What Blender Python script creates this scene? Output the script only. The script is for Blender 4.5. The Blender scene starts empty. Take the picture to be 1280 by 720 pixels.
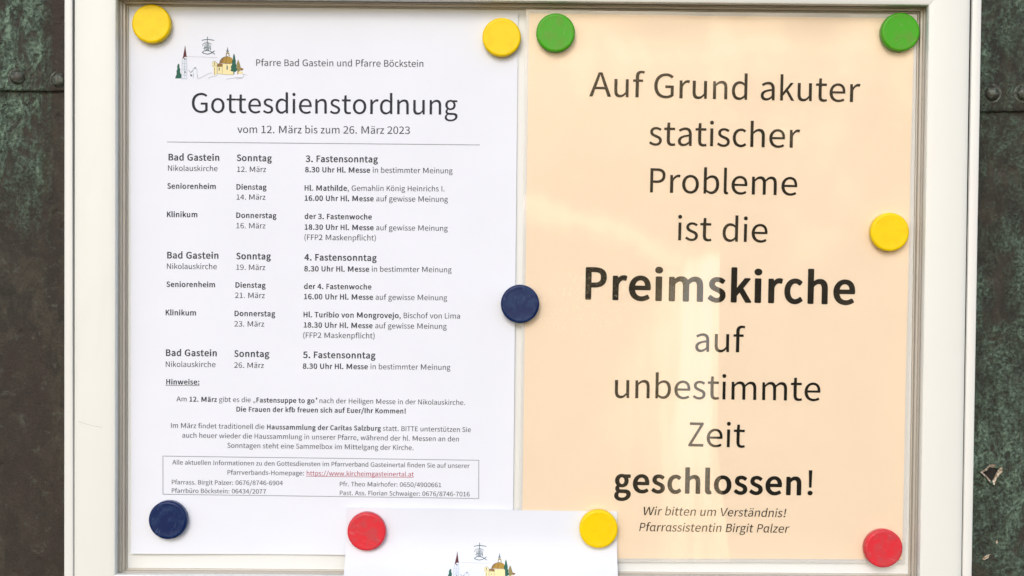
import bpy, bmesh, math, random
from mathutils import Vector, Matrix
from mathutils.geometry import tessellate_polygon
random.seed(7)
MM = 0.001
scene = bpy.context.scene

# ------------------------------------------------------------------ camera
cam_data = bpy.data.cameras.new('camera')
cam = bpy.data.objects.new('camera', cam_data)
scene.collection.objects.link(cam)
cam_data.sensor_width = 36.0
cam_data.lens = 50.0063
cam_data.clip_start = 0.01
cam_data.clip_end = 200.0
rgt = Vector((0.99995, -0.004799, 0.008739)); upv = Vector((-0.008611, 0.026073, 0.999623)); fwd = Vector((0.005025, 0.999649, -0.02603))
mw = Matrix((rgt, upv, -fwd)).transposed().to_4x4()
mw.translation = Vector((-8.811, -780.038, 22.320)) * MM
cam.matrix_world = mw
scene.camera = cam

# ------------------------------------------------------------------ sky and soft sun (overcast, light from above left)
SUN_EL, SUN_AZ = math.radians(30), math.radians(191)      # azimuth clockwise from +Y
world = bpy.data.worlds.new('World'); scene.world = world; world.use_nodes = True
wt = world.node_tree; wt.nodes.clear()
sky = wt.nodes.new('ShaderNodeTexSky'); sky.sky_type = 'NISHITA'; sky.sun_disc = False
sky.sun_elevation = SUN_EL; sky.sun_rotation = SUN_AZ
sky.air_density = 0.9; sky.dust_density = 2.0; sky.ozone_density = 1.3
bgn = wt.nodes.new('ShaderNodeBackground'); bgn.inputs['Strength'].default_value = 0.14
wo = wt.nodes.new('ShaderNodeOutputWorld')
wt.links.new(sky.outputs[0], bgn.inputs[0]); wt.links.new(bgn.outputs[0], wo.inputs[0])
sd = bpy.data.lights.new('sun', 'SUN'); sd.energy = 0.52; sd.angle = math.radians(18); sd.color = (1.0, 0.985, 0.975)
sun = bpy.data.objects.new('sun', sd); scene.collection.objects.link(sun)
sdir = Vector((math.sin(SUN_AZ) * math.cos(SUN_EL), math.cos(SUN_AZ) * math.cos(SUN_EL), math.sin(SUN_EL)))
sun.rotation_euler = sdir.to_track_quat('Z', 'Y').to_euler()
vs = scene.view_settings
vs.view_transform = 'Standard'; vs.look = 'None'; vs.gamma = 1.0; vs.exposure = 0.50; vs.use_curve_mapping = False
scene.cycles.max_bounces = 8; scene.cycles.transparent_max_bounces = 16

# ------------------------------------------------------------------ helpers
def link(o): scene.collection.objects.link(o); return o
def thing(name, label, cat, loc=(0, 0, 0), group=None, kind=None):
    o = link(bpy.data.objects.new(name, None)); o.location = Vector(loc) * MM; o.empty_display_size = 0.02
    if label: o['label'] = label
    if cat: o['category'] = cat
    if group: o['group'] = group
    if kind: o['kind'] = kind
    return o
def origin(o):
    v = Vector((0, 0, 0))
    while o is not None: v = v + Vector(o.location); o = o.parent
    return v
def mesh_obj(name, verts, faces, mats, parent=None, smooth=False, midx=None, loc=None):
    """verts in board millimetres (x right, y into the wall, z up)"""
    base = origin(parent) if parent else Vector((0, 0, 0))
    off = Vector(loc) * MM if loc else Vector((0, 0, 0))
    me = bpy.data.meshes.new(name)
    me.from_pydata([Vector(v) * MM - base - off for v in verts], [], faces)
    for m in (mats if isinstance(mats, (list, tuple)) else [mats]): me.materials.append(m)
    if midx:
        for p, i in zip(me.polygons, midx): p.material_index = i
    if smooth: me.polygons.foreach_set('use_smooth', [True] * len(me.polygons))
    me.update()
    o = link(bpy.data.objects.new(name, me)); o.parent = parent; o.location = off
    return o

# ------------------------------------------------------------------ node helpers
class NT:
    def __init__(s, name):
        s.m = bpy.data.materials.new(name); s.m.use_nodes = True; s.t = s.m.node_tree; s.t.nodes.clear()
        s.out = s.n('ShaderNodeOutputMaterial')
    def n(s, kind, **kw):
        x = s.t.nodes.new(kind)
        for k, v in kw.items(): setattr(x, k, v)
        return x
    def put(s, sock, v):
        if v is None: return
        if isinstance(v, bpy.types.NodeSocket): s.t.links.new(v, sock)
        else: sock.default_value = v
    def math(s, op, a, b=None, c=None, clamp=False):
        x = s.n('ShaderNodeMath', operation=op, use_clamp=clamp)
        for i, v in enumerate((a, b, c)):
            if v is not None: s.put(x.inputs[i], v)
        return x.outputs[0]
    def vmath(s, op, a, b=None, sc=None):
        x = s.n('ShaderNodeVectorMath', operation=op); s.put(x.inputs[0], a)
        if b is not None: s.put(x.inputs[1], b)
        if sc is not None: s.put(x.inputs['Scale'], sc)
        return x.outputs[0]
    def step(s, v, a, b):
        x = s.n('ShaderNodeMapRange', interpolation_type='SMOOTHSTEP'); s.put(x.inputs[0], v)
        s.put(x.inputs[1], a); s.put(x.inputs[2], b); return x.outputs[0]
    def pos(s, scale=(1000, 1000, 1000), off=(0, 0, 0)):
        g = s.n('ShaderNodeNewGeometry')
        return s.vmath('ADD', s.vmath('MULTIPLY', g.outputs['Position'], scale), off)
    def noise(s, vec, scale, detail=4, rough=.55, dist=0.0):
        x = s.n('ShaderNodeTexNoise'); s.put(x.inputs['Vector'], vec); x.inputs['Scale'].default_value = scale
        x.inputs['Detail'].default_value = detail; x.inputs['Roughness'].default_value = rough; x.inputs['Distortion'].default_value = dist
        return x.outputs[0]
    def mix(s, f, a, b):
        x = s.n('ShaderNodeMix', data_type='RGBA'); s.put(x.inputs[0], f)
        for k, v in ((6, a), (7, b)):
            if not isinstance(v, bpy.types.NodeSocket) and len(v) == 3: v = (*v, 1)
            s.put(x.inputs[k], v)
        return x.outputs[2]
    def bump(s, h, strength=.3, dist=.001, normal=None):
        x = s.n('ShaderNodeBump'); s.put(x.inputs['Height'], h); x.inputs['Strength'].default_value = strength
        x.inputs['Distance'].default_value = dist
        if normal is not None: s.put(x.inputs['Normal'], normal)
        return x.outputs[0]
    def bsdf(s, color, rough=.5, metal=0.0, normal=None, spec=.5, coat=0.0, coat_rough=.1):
        x = s.n('ShaderNodeBsdfPrincipled')
        if not isinstance(color, bpy.types.NodeSocket): color = (*color[:3], 1)
        s.put(x.inputs['Base Color'], color); s.put(x.inputs['Roughness'], rough); s.put(x.inputs['Metallic'], metal)
        s.put(x.inputs['Specular IOR Level'], spec); s.put(x.inputs['Coat Weight'], coat); s.put(x.inputs['Coat Roughness'], coat_rough)
        if normal is not None: s.put(x.inputs['Normal'], normal)
        return x.outputs[0]
    def done(s, sh): s.t.links.new(sh, s.out.inputs[0]); return s.m

def mat_paper(name, col):
    t = NT(name); p = t.pos()
    f = t.noise(p, 1.6, 3); g = t.noise(p, .018, 3)
    c = t.mix(t.step(g, .3, .7), col, tuple(v * .975 for v in col))
    c = t.mix(t.math('MULTIPLY', f, .05), c, tuple(v * .8 for v in col))
    h = t.math('ADD', t.math('MULTIPLY', f, .06), t.math('MULTIPLY', g, 3.0))
    return t.done(t.bsdf(c, .75, normal=t.bump(h, .25, .001), spec=.25))
def mat_ink(name, col, grain=.35, spec=.2):
    t = NT(name); p = t.pos()
    f = t.noise(p, 3.0, 2)
    c = t.mix(t.math('MULTIPLY', f, grain), col, tuple(min(1, v * 2.2 + .02) for v in col))
    return t.done(t.bsdf(c, .6, spec=spec))
def mat_enamel(name, col, rough=.32):
    t = NT(name); p = t.pos()
    dirt = t.step(t.noise(t.pos((1000, 1000, 260)), .05, 5, .6, .6), .5, .85)
    fine = t.noise(p, .9, 3)
    speck = t.step(t.noise(p, .35, 2, .5), .76, .8)
    c = t.mix(t.math('MULTIPLY', dirt, .16), col, tuple(v * .72 for v in col))
    c = t.mix(t.math('MULTIPLY', speck, .12), c, (.35, .31, .25))
    return t.done(t.bsdf(c, rough, normal=t.bump(t.math('ADD', fine, t.math('MULTIPLY', t.noise(p, .03, 2), 8)), .06, .0006), spec=.45))
def mat_alu(name, col, metal=.35):
    t = NT(name)
    st = t.noise(t.pos((1000, 1000, 25)), .8, 3)
    dirt = t.step(t.noise(t.pos(), .06, 5, .65), .45, .8)
    c = t.mix(t.math('MULTIPLY', dirt, .22), col, tuple(v * .55 for v in col))
    return t.done(t.bsdf(c, .42, metal, normal=t.bump(st, .02, .0003)))
def mat_magnet(name, col, wear, wear_amt, seed):
    t = NT(name)
    tc = t.n('ShaderNodeTexCoord'); oi = t.n('ShaderNodeObjectInfo')
    p = t.vmath('ADD', t.vmath('SCALE', tc.outputs['Object'], sc=1000.0), t.vmath('SCALE', oi.outputs['Location'], sc=4000.0))
    n1 = t.noise(p, .16, 5, .6, .8); n2 = t.noise(t.vmath('MULTIPLY', p, (.35, 1, 2.2)), .55, 3, .5, .5); n3 = t.noise(p, 2.5, 2)
    scr = t.step(n2, .63, .70)
    c = t.mix(t.math('MULTIPLY', t.step(n1, .42, .66), wear_amt), col, wear)
    c = t.mix(t.math('MULTIPLY', scr, wear_amt * .8), c, tuple(min(1, v * 1.15 + .06) for v in wear))
    h = t.math('ADD', t.math('MULTIPLY', scr, -1.0), t.math('ADD', n1, t.math('MULTIPLY', n3, .15)))
    return t.done(t.bsdf(c, t.math('ADD', .22, t.math('MULTIPLY', n1, .25)), normal=t.bump(h, .2, .0005), spec=.24))

M_PAPER = mat_paper('white_paper', (.785, .825, .905))
M_PAPER3 = mat_paper('white_paper_lower', (.745, .785, .865))
M_CREAM = mat_paper('cream_paper', (.945, .785, .59))
M_INK = mat_ink('toner_slate', (.030, .037, .050), .5)
M_INK_TITLE = mat_ink('toner_dark', (.018, .021, .032), .3)
M_INK_RED = mat_ink('toner_crimson', (.33, .02, .06), .3)
M_INK_BLACK = mat_ink('toner_black', (.010, .009, .006), .3, .04)
M_LINE = mat_ink('toner_grey', (.22, .24, .27), .3)
M_PANEL = mat_enamel('panel_enamel', (.76, .79, .785), .4)
M_FRAME = mat_enamel('cream_powder_coat', (.765, .785, .745))
M_RIM = mat_enamel('rim_powder_coat', (.78, .795, .765))
M_LINING = mat_alu('lining_aluminium', (.50, .47, .41), .15)
M_LEDGE = mat_alu('ledge_aluminium', (.66, .64, .58), .2)
t = NT('black_gasket_and_shade'); M_GASKET_SHADE = t.done(t.bsdf((.02, .02, .018), .7))  # gasket black, also used for the painted shade in the door gap
COL = {
 'yellow': mat_magnet('yellow_plastic', (.87, .62, .0), (.80, .52, .0), .4, 1),
 'green': mat_magnet('green_plastic', (.055, .37, .008), (.12, .28, .03), .6, 2),
 'blue': mat_magnet('blue_plastic', (.001, .015, .085), (.012, .038, .12), .8, 3),
 'red': mat_magnet('red_plastic', (.68, .030, .045), (.50, .06, .07), .8, 4)}

# ------------------------------------------------------------------ glyph outlines (thousandths of an em)
REG = """A579|4 1 11 -1 92 -1 94 1 160 188 164 191 168 191 411 191 415 188 480 1 483 -1 569 -1 575 1 339 626 335 628 245 628 239 626|184 256 244 428 285 559 290 559 331 432 391 256 389 255 186 255
B544|83 1 86 -1 275 -1 324 2 369 11 410 26 441 45 468 70 489 102 503 141 507 184 505 213 498 242 486 266 473 285 454 303 432 317 410 327 384 335 387 339 403 346 420 357 437 373 450 391 459 407 466 428 471 450 472 472 468 511 457 543 438 572 414 592 383 608 347 619 311 625 261 628 86 628 83 626 83 622|161 66 161 296 162 298 266 299 302 297 338 292 365 283 389 271 406 256 418 238 427 213 430 188 427 156 418 131 404 109 387 94 365 81 333 71 302 66 266 64 167 64|161 364 161 561 162 563 284 563 315 559 342 551 360 541 374 529 386 511 393 489 395 464 393 439 387 421 378 406 362 389 342 378 315 368 284 363 248 362 167 362
C533|48 313 54 238 68 177 93 119 126 73 160 40 208 11 262 -6 316 -12 343 -10 370 -6 397 2 420 11 442 24 465 40 483 56 501 76 502 80 460 130 431 101 412 87 393 76 361 64 339 60 316 59 276 64 240 77 205 101 181 127 160 163 142 209 132 259 129 317 133 374 143 421 159 462 182 500 209 529 244 551 280 564 321 568 357 564 388 553 416 536 447 510 488 561 475 575 459 590 439 604 420 615 397 625 370 633 348 637 316 639 262 633 217 618 166 590 127 554 94 507 69 450 54 385
D615|90 1 93 -1 255 -1 327 5 390 21 442 48 485 84 517 127 542 181 558 245 563 317 557 389 542 450 519 500 484 547 439 582 385 608 326 622 255 628 93 628 90 626 90 622|174 70 174 561 246 562 300 558 349 545 390 524 421 497 444 465 462 422 473 371 476 317 473 260 462 210 444 166 418 131 390 105 349 83 300 70 246 66 178 66 175 66
E488|84 1 86 -1 437 -1 443 1 443 66 442 68 167 68 161 70 161 292 163 295 388 295 391 299 391 360 388 364 163 365 161 367 161 558 167 560 433 560 434 561 434 626 428 628 86 628 84 626
F459|84 1 86 -1 158 -1 162 1 163 280 392 281 394 285 394 346 392 348 162 350 162 558 167 560 433 560 435 561 436 565 435 626 433 628 86 628 84 626
G631|53 313 59 238 75 177 103 119 140 73 181 38 231 12 294 -6 357 -12 388 -10 420 -6 451 1 478 9 501 19 523 31 546 46 563 62 563 66 563 320 563 324 559 326 348 326 342 324 342 263 343 259 478 259 483 258 484 256 484 98 483 94 465 82 447 74 429 68 402 62 366 59 312 64 271 76 231 99 199 128 174 166 156 209 145 259 141 317 146 374 157 421 176 464 201 500 233 529 271 551 316 564 361 568 388 567 411 563 432 557 465 542 483 530 505 511 510 511 554 561 539 575 521 590 501 602 478 614 451 625 424 632 393 637 357 639 298 633 240 617 186 590 138 550 105 507 78 453 59 385
H623|86 1 89 -1 161 -1 166 1 166 292 170 295 174 295 453 295 457 292 457 1 462 -1 534 -1 537 1 538 5 537 626 534 628 462 628 457 626 457 367 453 365 170 365 166 367 166 371 166 626 161 628 89 628 86 626 86 622
I252|86 1 89 -1 161 -1 167 1 167 626 161 628 89 628 86 626
J319|21 87 33 62 43 44 54 30 68 15 86 2 104 -6 122 -10 140 -12 172 -8 197 5 214 19 235 48 247 76 255 109 260 145 262 184 262 626 257 628 208 628 205 626 205 191 204 155 201 130 196 109 188 91 178 76 167 67 149 60 127 60 113 63 102 69 84 87 76 98 64 124 59 129
K520|81 1 84 -1 151 -1 156 1 157 199 255 323 259 321 432 1 435 -1 511 -1 516 1 304 389 485 622 487 626 484 628 408 628 401 626 160 317 157 321 156 324 156 626 151 628 84 628 81 626
L420|78 1 80 -1 395 -1 398 1 398 5 398 66 395 68 152 68 151 70 150 626 148 628 80 628 78 626 78 622
M855|106 1 109 -1 190 -1 195 1 195 367 191 439 183 525 185 531 392 66 397 63 460 63 667 531 669 525 661 439 657 367 657 1 662 -1 743 -1 749 1 749 626 743 628 635 628 630 626 484 292 437 177 430 163 428 162 225 626 221 628 109 628 106 626
N646|90 1 92 -1 164 -1 169 1 169 353 160 523 164 519 232 395 468 1 475 -1 551 -1 555 1 556 5 555 626 551 628 479 628 476 626 476 278 479 202 487 109 484 104 412 235 176 626 173 628 92 628 90 626 90 622
O662|52 317 57 245 72 180 97 123 130 76 171 38 217 12 270 -5 333 -12 392 -6 445 12 491 38 532 76 565 123 590 180 605 245 610 317 605 389 590 450 565 507 531 554 492 590 446 616 392 633 333 639 270 633 216 616 170 590 131 554 97 507 72 450 57 389|138 317 141 371 151 421 168 464 190 500 218 529 252 551 288 564 333 568 374 564 410 551 445 529 472 500 494 464 511 421 521 371 524 317 521 259 510 209 494 166 472 130 442 98 410 77 374 64 333 59 288 64 252 77 220 98 190 130 168 166 152 209 141 259
P517|82 1 85 -1 152 -1 157 0 159 1 159 245 161 249 256 249 305 252 346 261 386 277 415 296 439 321 461 357 473 396 477 443 473 489 459 533 442 561 418 585 382 606 346 618 301 626 251 628 85 628 82 626|159 317 159 558 159 561 161 562 278 561 314 556 341 547 362 536 377 522 391 500 398 475 400 443 398 411 391 385 381 367 363 346 341 332 314 322 283 316 247 315 166 315 161 315
Q673|53 314 57 250 71 188 91 138 118 94 157 52 197 23 239 4 294 -9 312 -41 330 -67 354 -92 383 -115 419 -134 455 -147 491 -155 536 -158 568 -157 595 -154 626 -147 635 -142 619 -85 617 -82 586 -89 550 -91 518 -89 496 -86 473 -79 451 -70 433 -59 415 -45 399 -27 387 -9 437 6 482 27 520 56 554 93 584 142 604 192 616 250 620 314 615 386 600 450 574 508 541 553 500 589 446 618 397 633 338 639 275 633 221 617 175 590 130 551 99 508 75 454 58 386|140 314 144 372 154 422 171 465 194 501 222 529 256 551 293 564 338 568 379 564 416 551 451 530 479 501 502 465 519 422 529 372 533 314 529 260 518 206 502 163 480 127 451 96 417 74 379 60 338 56 293 60 256 74 223 95 194 125 171 163 154 206 143 260
R543|86 1 89 -1 161 -1 166 1 166 260 166 263 170 265 278 265 428 1 431 -1 435 -1 512 -1 516 -1 519 1 362 274 390 283 416 296 440 312 462 333 480 360 491 385 498 414 501 450 497 497 486 533 462 568 440 588 408 606 368 619 327 626 282 628 89 628 86 626|166 335 167 561 269 562 305 561 336 556 363 548 381 538 396 525 411 504 419 479 421 450 418 421 412 400 400 378 382 360 359 346 336 338 305 332 269 330 170 330 167 332
S459|38 80 59 58 75 44 98 28 125 13 147 4 174 -5 206 -10 233 -12 278 -8 314 2 345 18 377 43 396 66 413 98 423 130 426 166 424 198 418 227 407 252 390 277 372 295 354 310 336 321 200 389 170 409 154 425 145 439 139 457 137 478 139 496 144 514 154 532 165 544 179 553 197 561 219 567 242 568 264 567 291 561 309 554 327 544 345 532 368 512 372 513 407 561 391 579 372 594 336 616 314 626 291 633 264 638 242 639 201 635 170 626 139 611 115 593 91 565 76 539 66 507 63 471 66 439 73 414 85 389 100 367 118 349 136 335 161 320 296 252 325 231 337 216 345 202 350 184 353 159 350 137 345 119 336 104 322 87 300 73 282 66 264 61 237 59 215 60 192 64 170 72 151 80 129 93 111 106 80 136 38 84
T487|25 622 25 565 25 561 28 560 199 560 203 560 205 558 205 1 208 -1 280 -1 282 1 282 558 284 559 289 560 460 560 462 561 462 565 462 626 460 628 28 628 25 626
U642|87 626 87 259 92 188 105 130 127 84 154 48 186 23 229 2 274 -9 319 -12 369 -9 409 1 454 21 488 48 516 84 537 130 551 188 555 259 555 626 553 628 549 628 477 627 475 626 475 256 471 202 463 163 450 130 430 101 409 83 382 69 355 62 324 59 292 61 261 69 234 84 214 101 195 130 182 163 173 206 170 259 170 626 166 628 90 628
V567|1 626 231 1 233 0 237 -1 336 -1 339 1 567 626 561 628 476 628 473 626 358 288 307 134 287 82 282 88 266 134 215 288 98 626 93 628 8 628
W890|26 626 182 5 183 1 186 -1 290 -1 294 0 296 1 406 378 443 517 447 517 482 378 594 1 600 -1 704 -1 710 1 862 626 857 628 776 628 772 626 693 288 652 87 650 83 647 84 645 89 595 285 491 626 488 628 407 628 403 626 301 285 249 84 245 90 202 285 124 626 119 628 33 628 29 628
X519|16 1 22 -1 103 -1 106 1 201 170 252 267 256 270 312 170 410 1 414 -1 499 -1 504 1 311 321 491 626 486 628 405 628 401 626 308 457 268 378 265 376 250 400 122 626 117 628 31 628 29 626 208 324
Y487|-1 626 200 242 200 5 201 1 204 -1 280 -1 286 1 286 242 488 626 483 628 402 628 399 626 287 396 244 313 234 332 91 626 87 628 6 628
Z468|39 1 41 -1 428 -1 432 1 432 5 432 66 428 68 136 68 130 70 428 579 428 626 424 628 68 628 66 626 66 565 66 561 68 560 334 560 337 558 39 48
a479|50 119 53 91 60 66 73 40 88 23 106 9 133 -4 156 -9 183 -12 205 -10 228 -6 250 1 282 16 304 30 336 54 339 51 340 48 346 1 349 -1 408 -1 411 1 411 5 411 285 409 328 402 364 391 396 374 425 352 446 322 464 291 474 250 477 223 476 196 471 169 464 129 449 102 436 71 417 71 414 97 365 102 362 147 388 178 401 201 407 219 410 241 411 264 408 282 402 302 389 314 374 321 360 329 335 332 295 264 285 205 272 156 256 119 238 88 215 67 188 54 155|126 127 129 148 137 166 151 184 174 200 201 213 237 225 282 234 327 241 331 241 332 238 331 113 300 87 271 69 250 60 223 54 192 54 165 61 150 69 138 83 133 91 129 105
b525|78 679 78 1 81 -1 139 -1 141 1 142 5 148 45 153 46 180 24 198 13 229 -2 252 -8 283 -12 319 -8 360 6 391 26 418 51 447 91 466 134 477 180 482 241 479 292 471 335 456 378 436 411 410 439 378 460 342 473 301 477 279 476 243 467 220 457 189 439 157 415 155 417 158 496 158 679 153 682 81 682|158 105 158 346 160 349 189 374 220 394 252 406 279 410 310 407 333 399 355 383 372 364 386 335 393 310 398 277 400 238 397 195 390 163 378 130 360 101 344 84 323 69 292 58 270 56 243 58 220 65 201 73 172 91 159 101
c423|43 231 47 177 59 130 78 87 105 51 135 24 167 6 212 -8 252 -12 293 -8 329 3 351 13 383 33 400 48 369 96 365 100 344 84 329 74 306 63 288 58 261 55 234 57 203 68 179 84 162 101 146 127 132 159 125 195 122 231 125 270 133 306 145 335 161 360 182 381 207 398 234 407 261 410 288 407 309 399 329 388 351 370 390 421 388 425 366 442 338 459 315 468 279 476 257 477 221 473 176 460 138 439 108 413 81 379 62 338 48 288
d525|45 231 48 177 58 130 74 87 97 51 124 25 155 5 196 -8 236 -12 254 -10 272 -7 295 0 326 16 347 30 371 51 376 53 383 1 385 -1 443 -1 448 1 448 5 448 679 443 682 371 682 368 679 368 503 372 428 371 426 344 446 317 461 295 470 268 476 245 477 205 473 164 457 134 439 106 412 79 374 61 335 50 288|126 231 129 274 136 306 148 335 167 364 184 381 205 396 232 407 259 410 286 407 312 399 327 392 354 374 368 360 368 119 340 91 313 72 281 59 268 56 250 56 223 59 200 67 178 81 159 101 144 130 134 159 128 191
e498|47 231 51 177 64 130 86 87 116 51 148 26 189 5 234 -8 279 -12 306 -11 328 -8 369 2 405 16 436 33 440 37 414 85 409 88 382 73 355 62 337 57 310 53 288 52 256 55 225 64 201 76 178 94 158 119 143 148 134 177 129 213 454 213 457 216 460 259 457 306 447 349 432 385 410 417 382 443 346 462 310 473 265 477 225 473 184 460 146 439 113 410 85 374 65 335 51 285|129 274 134 302 144 331 159 356 175 376 196 392 216 403 243 411 265 413 292 411 319 403 338 392 355 377 369 356 379 331 385 302 387 270 130 270
f305|31 457 31 403 33 401 96 401 99 400 100 396 100 1 105 -1 182 -1 186 1 188 400 290 401 294 403 294 464 191 465 187 468 187 540 191 576 197 594 204 606 213 615 227 623 240 627 263 629 285 626 312 617 316 619 334 676 326 681 294 689 249 693 209 689 182 682 157 669 136 651 123 633 108 601 102 572 100 540 100 468 96 465 33 461
g471|42 -91 46 -120 57 -145 74 -166 94 -182 119 -195 153 -207 189 -213 229 -215 279 -212 324 -202 361 -188 400 -164 423 -143 443 -116 455 -84 459 -51 457 -26 450 -4 438 14 419 32 396 44 369 52 337 56 211 58 175 62 162 66 152 71 144 78 137 89 134 107 137 128 147 146 162 162 189 152 211 148 229 147 261 149 297 159 322 171 346 190 368 215 382 242 391 272 395 308 393 337 386 362 373 386 362 401 364 404 369 404 451 405 450 464 297 465 270 473 247 476 229 477 198 474 162 465 135 451 111 434 87 405 73 380 63 347 59 311 60 294 64 272 69 254 86 222 99 204 118 186 118 182 99 166 84 146 72 121 68 96 71 71 80 49 90 35 107 21 109 17 81 -6 69 -19 59 -33 46 -62|111 -80 113 -58 122 -37 136 -19 153 -3 157 -1 202 -7 310 -8 333 -11 346 -14 362 -22 370 -30 376 -37 381 -51 383 -66 380 -84 372 -102 361 -116 345 -130 324 -143 298 -152 270 -158 243 -160 211 -158 184 -154 162 -147 144 -138 130 -126 119 -112 113 -98|134 311 136 333 141 355 151 376 162 390 175 402 193 412 211 417 229 419 247 417 265 412 283 402 296 390 307 376 317 355 323 333 324 311 322 286 317 265 308 247 297 232 282 218 265 209 247 203 229 201 211 203 193 208 176 218 162 231 150 247 142 265 136 286
h525|79 1 82 -1 154 -1 158 0 160 1 160 335 162 339 193 367 226 391 253 403 271 406 289 407 307 406 325 401 343 391 354 378 362 364 370 339 374 314 375 285 376 1 379 -1 451 -1 455 1 455 296 453 335 447 371 436 403 419 432 401 450 379 463 347 474 311 477 289 476 266 471 244 463 226 454 190 430 158 402 157 407 160 497 160 680 158 682 154 682 82 682 79 680
i229|76 461 76 1 80 -1 148 -1 152 0 154 1 154 461 152 465 80 465 76 464|64 612 68 590 77 576 85 569 94 564 103 561 116 560 134 563 143 567 152 574 163 590 167 612 163 633 152 649 143 656 134 661 116 664 103 662 94 660 80 651 74 644 68 633
j239|-38 -196 -27 -200 -9 -205 32 -208 68 -204 90 -198 113 -185 131 -167 145 -142 154 -116 159 -88 160 -52 160 462 158 465 81 465 80 -52 78 -91 74 -106 69 -120 61 -131 50 -139 36 -143 23 -144 5 -143 -22 -137|66 613 70 591 81 575 90 568 99 563 122 560 140 563 158 574 169 591 173 613 172 623 169 634 159 649 142 659 122 664 99 660 89 656 81 649 71 634 67 623
k455|76 1 78 -1 83 -1 146 -1 151 1 152 123 231 219 236 220 363 1 366 -1 443 -1 446 1 279 278 426 464 342 464 155 222 152 224 151 231 151 680 146 682 78 682 76 680
l229|74 679 74 94 75 69 77 51 84 30 92 15 103 4 117 -5 135 -10 157 -12 184 -8 193 -5 195 -3 185 55 166 55 158 58 153 66 150 80 149 679 144 682 76 682
m799|79 1 82 -1 154 -1 160 1 160 335 175 353 190 367 219 389 248 403 275 407 298 406 316 400 329 391 341 378 349 364 357 339 361 314 362 285 363 1 365 -1 442 0 442 335 444 339 473 367 505 390 532 403 559 407 581 405 595 401 613 391 625 378 633 364 641 339 644 314 646 285 646 1 649 -1 721 -1 726 1 726 292 724 335 717 371 706 403 689 432 671 450 644 466 617 474 586 477 563 476 541 470 526 464 500 451 466 425 433 393 428 391 422 407 411 425 400 439 383 454 365 464 347 471 325 476 298 477 280 476 257 470 239 464 221 454 186 428 154 399 145 464 80 464
n525|79 1 82 -1 154 -1 160 1 160 335 162 339 192 367 221 389 253 403 284 407 311 405 325 401 339 393 353 378 362 360 369 339 372 314 373 285 374 1 379 -1 451 -1 453 1 453 5 453 296 451 335 444 375 434 403 420 428 399 450 370 467 343 474 311 477 289 476 266 471 244 464 226 455 187 428 154 398 145 465 80 464
o527|45 231 50 177 62 130 84 87 111 53 142 26 181 5 223 -8 264 -12 309 -7 346 5 385 26 417 52 444 87 465 130 478 177 482 231 477 288 465 335 444 378 417 412 385 439 347 460 309 472 264 477 223 473 180 460 142 439 111 412 84 378 63 335 50 288|128 231 131 270 139 306 150 335 165 360 185 381 210 398 237 407 264 410 291 407 318 398 343 381 363 360 378 335 390 306 397 270 400 231 398 195 390 159 379 130 363 104 343 84 318 67 291 58 264 55 237 58 210 67 184 84 165 105 149 130 138 159 131 195
p525|78 -195 80 -197 152 -197 157 -195 156 39 157 39 188 17 215 3 234 -4 265 -11 283 -12 319 -8 355 5 388 24 422 57 444 89 464 132 476 182 481 240 478 290 469 337 454 378 431 415 406 441 377 460 337 473 296 477 278 476 260 472 238 465 202 448 180 434 152 412 150 416 143 462 139 465 80 465 78 462|157 107 157 347 188 373 220 394 251 406 278 410 310 406 332 398 354 383 372 362 384 337 392 308 397 276 399 240 396 197 389 161 378 132 359 102 341 82 319 67 296 59 269 56 256 56 233 60 215 66 188 80 161 100 157 103
q525|45 233 49 175 58 128 74 87 99 49 124 25 155 5 196 -8 236 -12 254 -11 272 -7 295 0 326 16 344 28 371 51 372 49 368 -33 368 -195 371 -197 443 -197 448 -195 448 -192 448 462 443 465 389 465 385 464 376 422 349 443 331 455 299 469 281 474 245 477 209 473 166 459 133 437 106 412 80 376 61 333 49 286|126 233 129 272 136 304 149 337 165 362 182 380 207 398 236 407 259 410 286 407 313 399 330 390 356 373 368 362 368 358 368 118 340 90 312 71 281 59 268 56 250 56 223 59 200 67 177 82 158 103 144 128 134 157 128 193
r349|82 1 85 -1 161 -1 166 1 166 296 179 326 194 350 209 367 224 382 242 394 256 400 269 404 287 406 305 405 332 399 335 400 350 464 348 468 337 472 310 477 278 476 256 469 238 461 224 453 203 436 186 418 161 383 158 389 150 464 83 464
s391|28 55 29 51 64 26 101 7 124 -1 146 -6 173 -11 196 -12 236 -8 268 0 294 12 319 30 337 51 349 73 357 98 360 127 357 155 349 181 335 202 317 220 295 236 272 248 187 283 155 300 143 310 134 320 127 335 126 349 130 371 137 386 146 395 155 402 173 410 191 414 209 415 236 412 264 403 286 392 308 376 313 375 347 421 348 425 322 444 305 453 268 468 227 476 209 477 173 475 142 467 115 455 93 439 76 421 62 396 54 371 52 346 55 317 63 295 74 277 97 254 115 242 137 229 236 187 253 177 266 166 278 152 284 137 286 119 285 109 281 94 275 84 266 73 251 62 236 56 223 53 196 50 160 54 128 65 97 82 65 105 61 102
t335|24 457 24 403 26 401 94 401 95 399 95 145 97 112 103 80 111 55 124 33 146 12 170 -1 197 -9 233 -12 256 -10 301 -1 320 5 322 8 308 62 305 65 278 56 251 53 233 54 220 58 202 68 193 76 187 87 182 101 179 119 178 141 178 399 179 401 305 401 308 403 308 464 305 465 179 466 178 468 178 593 175 596 112 596 109 593 100 468 98 466 94 465 26 461
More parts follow.
